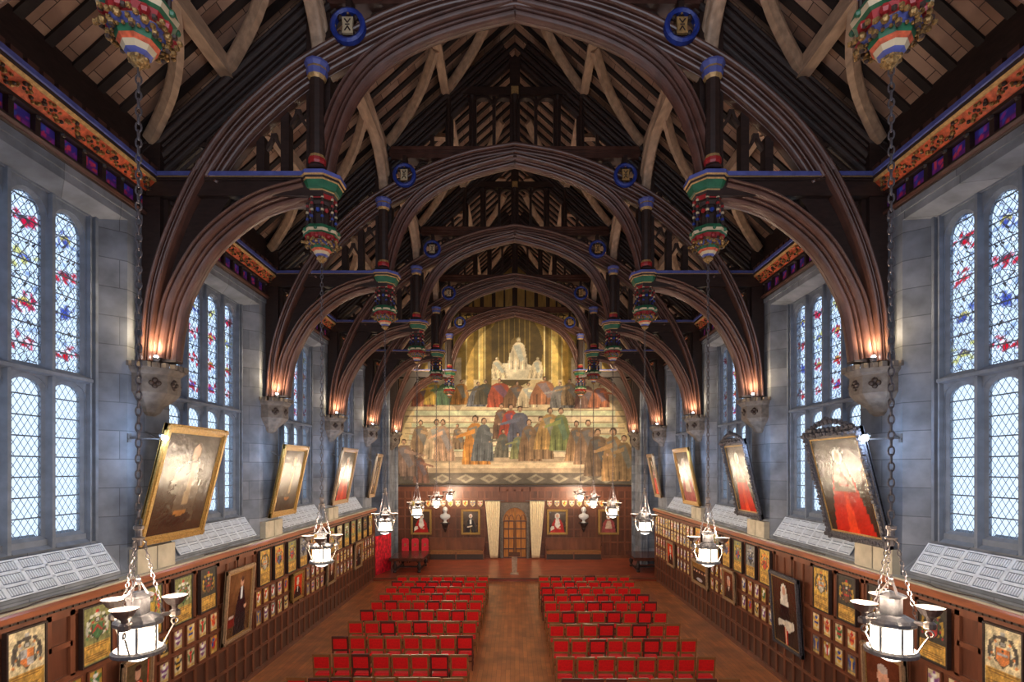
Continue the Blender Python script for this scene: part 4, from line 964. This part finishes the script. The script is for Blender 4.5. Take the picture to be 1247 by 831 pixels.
# wall portraits on the panelling: side,y0,y1,z0,z1,kind,frame,lean,label
WP = [(-1, 11.95, 13.2, 1.27, 2.98, 'dark_suit', 'tan_frame', .12, 'full-length portrait of a man in dark suit, on left panelling'),
      (-1, 8.85, 9.6, .95, 2.05, 'cardinal', 'tan_frame', .05, 'portrait of a sitter in red on left wall beneath the nearest lantern'),
      (-1, 15.65, 16.45, 1.32, 2.18, 'orange_bg', 'gold_frame', .04, 'small portrait with vivid orange background on left wall'),
      (-1, 18.6, 19.45, 1.15, 2.15, 'brown_bg', 'tan_frame', .04, 'pale-framed small dark portrait on left wall, behind the second lantern'),
      (-1, 21.8, 22.8, 1.1, 2.2, 'dark_suit', 'tan_frame', .04, 'farthest pale-framed portrait on left wall panelling'),
      (1, 12.15, 13.5, .92, 2.75, 'standing_wig', 'silver_frame', .12, 'full-length portrait of bewigged person in black robe, right panelling'),
      (1, 8.9, 10.0, .8, 2.08, 'brown_bg', 'tan_frame', .06, 'tan-framed portrait on right wall beneath the nearest lantern'),
      (1, 15.85, 16.75, 1.2, 2.2, 'brown_bg', 'tan_frame', .04, 'small tan-framed portrait on right wall beyond the full-length one'),
      (1, 18.1, 19.7, 1.1, 2.0, 'seated_group', 'tan_frame', .04, 'wide painting of seated figures on right wall under second lantern'),
      (1, 21.9, 22.9, 1.15, 2.2, 'orange_bg', 'tan_frame', .04, 'small orange-toned portrait among pale coats of arms, far right wall')]
for (sx, y0, y1, z0, z1, kind, fr, lean, lab) in WP:
    w = y1-y0; h = math.hypot(z1-z0, lean); o = framed('portrait_painting', art_portrait(kind, Rp), w, h, fr, .09 if w > 1 else .07, .045, 'canvas')
    o.rotation_mode = 'QUATERNION'; o.rotation_quaternion = (Matrix.Rotation(PI/2 if sx < 0 else -PI/2, 4, 'Z') @ Matrix.Rotation(math.atan2(lean, z1-z0), 4, 'X')).to_quaternion()
    o.location = (sx*(XP-.03), (y0+y1)/2, z0); tag(o, lab, 'portrait')
# end wall portraits
for x0, x1, kind, lab in ((-6.0,-4.8,'judge_red','portrait of bewigged sitter in red robes, far left of the end wall'), (-3.1,-2.0,'judge_black','portrait of person in black gown, end wall left of the curtained door'),
                     (1.85,3.05,'judge_red','red-robed portrait on end wall, just right of the curtained door'), (4.8,6.0,'bewigged_robe','dull rose robed portrait at far right of the end wall')):
    o = framed('portrait_painting', art_portrait(kind, Rp), x1-x0, 1.45, 'gold_frame', .09, .045); o.location = ((x0+x1)/2, YP-.02, 1.5); tag(o, lab, 'portrait')

# ---- coats of arms
def arm(root_me, name, w, h, depth, woodmat):
    pass
BG = {'olive': (128,128,76), 'gold': (190,150,60), 'dark': (52,46,36), 'cream': (206,190,150), 'grey': (120,116,108)}
R = random.Random(31)
def vary(sx): return (-sx, 0, 0)
bigbox = {}
def shield_obj(kind, sx, y, z, me, w, h, dep, lab, grp, key):
    bk = (kind, sx)
    if bk not in bigbox:
        g = MB(); t = .025
        g.box(*sorted((0, -sx*dep)), -w/2, w/2, 0, h, 0)
        for (a, b, c, d) in ((-w/2, w/2, 0, t), (-w/2, w/2, h-t, h), (-w/2, -w/2+t, 0, h), (w/2-t, w/2, 0, h)): g.box(*sorted((-sx*dep, -sx*(dep+.02))), a, b, c, d, 0)
        o = g.build('frame', 'oak_dark' if kind == 'big' else 'panel_oak'); bigbox[bk] = o.data; bpy.data.objects.remove(o)
    r = empty('armorial_panel', (sx*XP, y, z), 0, lab, 'coat of arms', grp)
    b = bpy.data.objects.new('frame', bigbox[bk]); COL.objects.link(b); b.parent = r
    c = bpy.data.objects.new('painted_arms', me); COL.objects.link(c); c.parent = r; c.location = (-sx*(dep+.006), 0, .02)
BIGV = []
combos = [('olive','white','red'),('gold','black','orange'),('dark','gold','green'),('gold','red','black'),('olive','red','gold'),('grey','silver','blue'),('dark','gold','red'),('cream','black','silver'),('gold','orange','brown'),('olive','gold','blue'),('dark','silver','gold'),('cream','gold','red')]
for i, (b, c1, c2) in enumerate(combos): BIGV.append((b, c1, c2))
bigmesh = {}
for sx in (-1, 1):
    for i, (b, c1, c2) in enumerate(BIGV):
        bigmesh[(sx, i)] = art_big(BG[b], COLN[c1], COLN[c2], COLN[combos[(i*5+2) % 12][2]], R).mesh('painted_arms', .54, .90, (-sx, 0, 0), 'paint')
SMALLV = [(a, c, d) for a, c, d in (('cream','red','white'),('cream','blue','white'),('gold','red','blue'),('cream','black','gold'),('grey','blue','gold'),('cream','green','red'),('gold','white','red'),('cream','purple','white'),('cream','orange','red'),('dark','gold','white'),('cream','pink','blue'),('grey','white','red'),('cream','gold','blue'),('gold','green','white'))]
smallmesh = {}
for sx in (-1, 1):
    for i, (b, c1, c2) in enumerate(SMALLV): smallmesh[(sx, i)] = art_small(BG[b], COLN[c1], COLN[c2], R).mesh('painted_arms', .27, .38, (-sx, 0, 0), 'paint')
def ordi(n):
    return {1:'1st',2:'2nd',3:'3rd'}.get(n, '%d%s' % (n, {1:'st',2:'nd',3:'rd'}.get(n % 10 if n > 20 else 0, 'th')))
def blocked(sx, y0, y1, z0, z1):
    for w in WP:
        if w[0] == sx and y1 > w[1]-.02 and y0 < w[2]+.02 and z1 > w[3]+.02 and z0 < w[4]-.02: return True
    return False
for sx, sd in ((-1, 'left'), (1, 'right')):
    n = 0
    cs = [c for c in CENTRES if (c < 25 if sx < 0 else c < 19.6)]
    for j, c in enumerate(cs):
        if c < 6: continue
        n += 1; i = [2,4,7,0,4,0,6,1,3,9,5,8][j % 12] if sx < 0 else [8,8,7,2,2,6,1,8,5,9,3,0][j % 12]
        b, c1, c2 = BIGV[i]
        shield_obj('big', sx, c, 2.24, bigmesh[(sx, i)], .6, .94, .05, 'large %s heraldic panel, %s and %s arms, %s wall top row, %s from viewer' % (b, c1, c2, sd, ordi(n)), 'large armorial panels along the %s wall' % sd, i)
    for row, z in (('upper', 1.725), ('lower', 1.225)):
        n = 0; q = 0; y = 11.875-.41*13+.205
        while y < 25.0:
            q += 1
            if not blocked(sx, y-.14, y+.14, z, z+.4):
                n += 1; i = R.randrange(14) if not (sx > 0 and y > 19.6) else R.choice([0,1,3,7,10,12]); b, c1, c2 = SMALLV[i]
                shield_obj('small', sx, y, z, smallmesh[(sx, i)], .3, .42, .012, 'small %s and %s coat of arms, %s wall, %s small row, %s from viewer' % (c1, c2, sd, row, ordi(n)), 'small coats of arms along the %s wall' % sd, i)
            y += .41
y = 11.875+.41*19+.205; n = 0
while y < 25.0:
    n += 1
    for row, z in (('second', 2.26), ('topmost', 2.70)):
        i = [0,1,3,7,12][(n*2+(z > 2.5)) % 5]; b, c1, c2 = SMALLV[i]
        shield_obj('small', 1, y, z, smallmesh[(1, i)], .3, .42, .03, 'pale %s and %s coat of arms, far right wall, %s row, %s along' % (c1, c2, row, ordi(n)), 'pale small coats of arms at the far right', i)
    y += .41
# small shields on the end wall
p = [art_small(BG['cream'], COLN[a], COLN[b], R).mesh('painted_shield', .26, .34, (0,-1,0), 'paint', lambda x, z: z > .34*.9*(abs(x)/.13)**2*.5) for a, b in (('red','white'),('blue','gold'),('gold','red'),('black','white'),('green','gold'))]
pn = [('red','white'),('blue','gold'),('gold','red'),('black','white'),('green','gold')]
for sx, sd in ((-1,'left'),(1,'right')):
    for k in range(10):
        x = sx*(2.0+k*.43); r = empty('wall_shield', (x, YP-.01, 3.1), 0, 'small %s and %s shield on end wall, %s from the curtain on the %s' % (pn[k % 5][0], pn[k % 5][1], ordi(k+1), sd), 'shield', 'small shields across the end wall')
        g = MB(); g.prism([(-.14,.36),(.14,.36),(.14,.13),(0,-.01),(-.14,.13)], 'y', 0, .02); g.build('shield_board', 'cream_paint', r)
        c = bpy.data.objects.new('painted_shield', p[k % 5]); COL.objects.link(c); c.parent = r; c.location = (0, -.012, .01)

# ================================================================== GRILLES
gr0 = {}
for sx, sd in ((-1,'left'),(1,'right')):
    m = MB(); a = Vector((sx*6.82, 0, 3.56)); b = Vector((sx*7.14, 0, 4.04)); n_ = Vector((-sx*(b.z-a.z), 0, abs(b.x-a.x))).normalized()
    L = 3.15
    def q_(y0, y1, t0, t1, h0, h1, mm):
        vs = []
        for h in (h0, h1):
            for (yy, tt) in ((y0,t0),(y1,t0),(y1,t1),(y0,t1)):
                p_ = a+(b-a)*tt+n_*h; vs.append((p_.x, yy, p_.z))
        m.add(vs, [(0,1,2,3),(7,6,5,4),(0,4,5,1),(1,5,6,2),(2,6,7,3),(3,7,4,0)], mm)
    q_(0, L, 0, 1, 0, .02, 1)
    nc = 8; cw = L/nc
    for c in range(nc+1): q_(max(0, c*cw-.03), min(L, c*cw+.03), 0, 1, .02, .035, 0)
    for r in range(4): q_(0, L, max(0, r/3-.035), min(1, r/3+.035), .02, .035, 0)
    for c in range(nc):
        for r in range(3):
            for s_ in range(8):
                yy = c*cw+.05+s_*(cw-.08)/8; q_(yy, yy+.022, r/3+.07, r/3+.27, .02, .032, 0)
    gro = m.build('radiator_grille', ['grille', 'slot'])
    for k in range(0, 5):
        o = gro if k == 0 else gro.copy()
        if k: COL.objects.link(o)
        o.location.y = WIN[k][0]+.27
        tag(o, 'pale slotted heating grille sloping under the %s window from the viewer on %s wall' % (ordn[k], sd), 'grille', 'heating grilles on the window sills')

# ================================================================== CHAIRS
def make_chair(wood):
    r = empty('chair', (0,0,0), 0, 'x', 'chair')
    # faces +y (away from camera): back at y=0
    for s2 in (-1, 1):
        g = MB(); g.prism([(0,0),(.035,0),(.02,.45),(-.05,.95),(-.085,.95),(-.02,.45)], 'x', s2*.195-.018, s2*.195+.018); g.build('leg', wood, r)
        g = MB(); g.lathe([(.014,0),(.022,.4)], (s2*.185, .40, 0), 6); g.build('leg', wood, r)
    for bx_ in ((-.088,-.045,.89,.955), (-.05,-.015,.56,.61)): g = MB(); g.box(-.2,.2,*bx_); g.build('back_rail', wood, r)
    g = MB(); g.box(-.2,.2,.37,.41,.37,.42); g.box(-.2,.2,-.0,.03,.37,.42); g.box(-.2,-.17,0,.4,.37,.42); g.box(.17,.2,0,.4,.37,.42)
    g.build('seat_frame', wood, r)
    g = MB(); 
    for s2 in (-1, 1): g.box(s2*.19-.01, s2*.19+.01, .02, .4, .16, .19)
    g.box(-.19,.19,.2,.22,.16,.19); g.build('stretcher', wood, r)
    g = MB(); g.prism([(-.035,.61),(.0,.61),(-.035,.89),(-.08,.89)], 'x', -.175, .175); g.build('backrest', 'chair_red', r)
    g = MB(); g.add([(-.19,.0,.42),(.19,.0,.42),(.19,.41,.42),(-.19,.41,.42),(-.17,.03,.47),(.17,.03,.47),(.17,.38,.47),(-.17,.38,.47)], [(0,3,2,1),(4,5,6,7),(0,1,5,4),(1,2,6,5),(2,3,7,6),(3,0,4,7)]); g.build('seat', 'chair_red', r)
    return r
CH = [make_chair('chair_wood'), make_chair('chair_wood_dark')]; used = [False, False]
RL = [11.0,12.39,13.74,15.07,16.28,17.4,18.43,19.45,20.4,21.4]; RR = [10.95,12.2,13.5,14.8,16.1,17.3,18.3,19.4,20.4,21.4]
for sd, rows in (('left', RL), ('right', RR)):
    for ri, y in enumerate(rows):
        for c in range(8):
            wdi = 1 if R.random() < .33 else 0
            o = CH[wdi] if not used[wdi] else copy_tree(CH[wdi]); used[wdi] = True
            x = 1.18+c*.468; x = -(1.30+c*.468) if sd == 'left' else x
            o.location = (x+R.uniform(-.012,.012), y+.085+R.uniform(-.03,.03), 0); o.rotation_euler.z = R.uniform(-.03,.03)
            o['group'] = 'red chairs in rows, %s block' % sd
            o['label'] = '%s red-padded chair, %s block, %s row from dais, %s from the aisle' % ('dark-wood' if wdi else 'light-wood', sd, ordi(10-ri), ordi(c+1))
# three high-backed red chairs behind the left table
hc = empty('armchair', (0,0,0), 0, 'x', 'chair', 'high red chairs behind the dais table')
g = MB(); g.box(-.19,.19,-.02,.04,.55,1.22); g.lathe([(.19,1.20),(.15,1.26),(.05,1.29)], (0,.01,0), 12); g.v = [(x, y if z < 1.195 else y*.15, z) for x, y, z in g.v]; g.build('backrest', 'cushion_red', hc)
g = MB(); g.box(-.24,.24,-.48,0,.42,.52); g.build('seat', 'chair_red', hc)
for x in (-.22,.22):
    for y in (-.45, 0): g = MB(); g.box(x-.025,x+.025,y-.025,y+.025,0,.45); g.build('leg', 'chair_wood_dark', hc)
g = MB(); g.box(-.05,.05,-.03,-.02,.85,1.0); g.build('crest_badge', 'gilt', hc)
for k, x in enumerate((-6.1,-5.55,-5.0)):
    o = hc if k == 0 else copy_tree(hc); o.location = (x, 29.3, .14); o['label'] = 'high-backed red upholstered chair behind the left dais table, %s of three' % ('leftmost','middle','rightmost')[k]

# ================================================================== DAIS FURNITURE
def table(x0, x1, y0, y1, lab):
    t = empty('refectory_table', ((x0+x1)/2, (y0+y1)/2, .14), 0, lab, 'table'); w = (x1-x0)/2; d = (y1-y0)/2
    g = MB(); g.box(-w, w, -d, d, .70, .76); g.box(-w+.03, w-.03, -d+.03, d-.03, .60, .70); g.build('table_top', 'table_wood', t)
    for sx in (-1, 1):
        for sy in (-1, 1):
            g = MB(); g.lathe([(.07,0),(.09,.05),(.05,.12),(.10,.25),(.11,.36),(.06,.46),(.06,.60)], (sx*(w-.25), sy*(d-.25), 0), 10); g.build('leg', 'oak_dark', t)
    g = MB(); g.box(-w+.25, w-.25, -.04, .04, .10, .17)
    for sx in (-1, 1): g.box(sx*(w-.25)-.04, sx*(w-.25)+.04, -d+.2, d-.2, .08, .15)
    g.build('stretcher', 'oak_dark', t); return t
table(-6.2, -4.5, 25.85, 28.2, 'long dark polished refectory table on the left of the dais')
table(5.9, 7.7, 26.0, 28.1, 'dark polished refectory table on the right of the dais, by the bay')
t = empty('lectern', (-.02, 25.8, .14), 0, 'small pale wood lectern on the dais at the head of the aisle', 'lectern')
g = MB(); g.lathe([(.28,0),(.28,.04),(.22,.07)], (0,0,0), 4); g.build('base', 'oak_light', t)
g = MB(); g.add([(-.11,-.08,.07),(.11,-.08,.07),(.11,.08,.07),(-.11,.08,.07),(-.14,-.1,.9),(.14,-.1,.9),(.14,.1,.9),(-.14,.1,.9)], [(0,3,2,1),(4,5,6,7),(0,1,5,4),(1,2,6,5),(2,3,7,6),(3,0,4,7)]); g.build('column', 'oak_light', t)
g = MB(); g.prism([(-.2,.94),(.22,1.04),(.22,1.0),(-.2,.9)], 'x', -.27, .27); g.build('reading_desk', 'table_wood', t)
# benches
for sx, sd in ((-1,'left'),(1,'right')):
    xa, xb = (1.74, 4.95); xc = sx*(xa+xb)/2; w = (xb-xa)/2
    t = empty('oak_bench', (xc, YP-.5, .14), 0, 'long panelled oak bench against the end wall, %s of the door' % sd, 'bench')
    g = MB(); g.box(-w, w, .38, .44, .3, 1.15); g.box(-w, w, .36, .46, 1.12, 1.2, 0)
    for q in range(8): x = -w+.02+q*(2*w-.1)/7; g.box(x, x+.06, .36, .40, .45, 1.15)
    g.build('backrest', 'panel_oak', t)
    g = MB(); g.box(-w, w, -.02, .42, .44, .49); g.box(-w, w, 0, .03, .30, .44); g.build('seat', 'chair_wood', t)
    g = MB(); g.box(-w+.05, w-.05, .02, .34, 0, .3); g.build('plinth', 'black_carving', t)
    for s2 in (-1, 0, 1): g = MB(); g.box(s2*(w-.03)-.03, s2*(w-.03)+.03, -.03, .42, 0, .72 if s2 else .44); g.build('end_panel', 'panel_oak', t)
# curtains
for sx, sd in ((-1,'left'),(1,'right')):
    cu = empty('curtain', (0, YP-.22, 0), 0, 'floor-length cream curtain gathered on the %s of the door' % sd, 'curtain', 'cream door curtains')
    n, h = 60, 14; vs = []; fs = []
    for j in range(h+1):
        v = j/h; z = .16+v*3.28; k = v**.8; xi = .84+.14*(1-k); xo = 1.70-.30*(1-k)
        for i in range(n+1):
            u = i/n; x = xi+(xo-xi)*u; y = .035*math.sin(u*PI*2*7+.6*math.sin(v*3))*(.7+.5*v); vs.append((sx*x, y, z))
    b = len(vs); vs += [(x, y+.012, z) for x, y, z in vs]
    for j in range(h):
        for i in range(n):
            q = j*(n+1)+i; fs += [(q, q+1, q+n+2, q+n+1), (b+q, b+q+n+1, b+q+n+2, b+q+1)]
    for i in range(n): fs += [(i, b+i, b+i+1, i+1), (h*(n+1)+i, h*(n+1)+i+1, b+h*(n+1)+i+1, b+h*(n+1)+i)]
    m = MB(); m.add(vs, fs); m.build('drape', 'curtain', cu, True)
    m = MB(); m.tube([(sx*.6, .0, 3.47), (sx*1.8, .0, 3.47)], .02, 6); m.build('curtain_rail', 'iron', cu)
# busts on brackets
for x, sd in ((-4.0,'left'),(3.95,'right')):
    b = empty('marble_bust', (x, YP-.17, 2.2), 0, 'white marble bust on a wooden bracket, %s part of the end wall' % sd, 'bust')
    g = MB(); g.lathe([(.10,0),(.10,.03),(.06,.06),(.06,.12),(.08,.14)], (0,0,0), 12); g.build('socle', 'white_marble', b)
    g = MB(); g.add([(0,0,0)],[]); 
    prof = [(0.05,.14,.5),(.17,.2,.5),(.235,.28,.48),(.24,.36,.45),(.20,.43,.5),(.09,.47,.9),(.07,.52,1),(.075,.56,1),(.105,.61,1.1),(.115,.68,1.15),(.105,.75,1.15),(.07,.80,1.1),(.01,.83,1)]
    vs = []; sg = 16
    for r_, z_, dy in prof:
        for q in range(sg): an = 2*PI*q/sg; vs.append((r_*math.cos(an), r_*dy*math.sin(an), z_))
    fs = [(i*sg+q, i*sg+(q+1) % sg, (i+1)*sg+(q+1) % sg, (i+1)*sg+q) for i in range(len(prof)-1) for q in range(sg)]
    g = MB(); g.add(vs, fs); g.ball((0,-.125,.665), .022, 0, 6, 1.6); g.ball((.108,0,.67), .025, 0, 6); g.ball((-.108,0,.67), .025, 0, 6); g.ball((0,-.08,.60), .05, 0, 6)
    g.build('head_and_shoulders', 'white_marble', b, True)
    b.scale = (1.22, 1.1, 1.1)
    k = empty('wall_bracket', (x, YP-.16, 2.2), 0, 'dark carved wooden bracket holding the %s bust' % sd, 'bracket')
    g = MB(); g.box(-.26,.26,-.16,.16,-.05,0); g.lathe([(.2,-.05),(.19,-.12),(.1,-.3),(.12,-.34),(.04,-.5),(.001,-.58)], (0,.02,0), 8); g.build('bracket_body', 'oak_dark', k)
# red damask screen in the left bay
m = MB(); a = Vector((-6.76,25.45,.14)); b = Vector((-6.36,26.95,.14)); d = (b-a); n_ = Vector((d.y,-d.x,0)).normalized()*.03
for i in range(3):
    p0 = a+d*(i/3); p1 = a+d*((i+.97)/3); o_ = n_*(1 if i % 2 else -1)
    m.add([p0-n_, p1-n_, p1+n_, p0+n_, p0-n_+Vector((0,0,1.88)), p1-n_+Vector((0,0,1.88)), p1+n_+Vector((0,0,1.88)), p0+n_+Vector((0,0,1.88))], [(0,3,2,1),(4,5,6,7),(0,1,5,4),(1,2,6,5),(2,3,7,6),(3,0,4,7)])
tag(m.build('folding_screen', 'red_damask'), 'red patterned folding screen at the far end of left panelling', 'screen')
# loose cables on the stone ledges
for sx, sd in ((-1,'left'),(1,'right')):
    for j, (ya, yb) in enumerate(((6.2, 8.9), (11.4, 13.9))):
        R2 = random.Random(j*3+sx); P = spline([(sx*(6.68+.05*math.sin(q*1.7+j)), ya+(yb-ya)*q/9, 3.462) for q in range(10)], 4)
        m = MB(); m.tube(P, .011, 5, B=(0,0,1)); tag(m.build('cable', 'black_carving'), 'dark loose cable lying on the %s ledge below the %s window from the viewer' % (sd, ('nearest', 'second')[j]), 'cable')
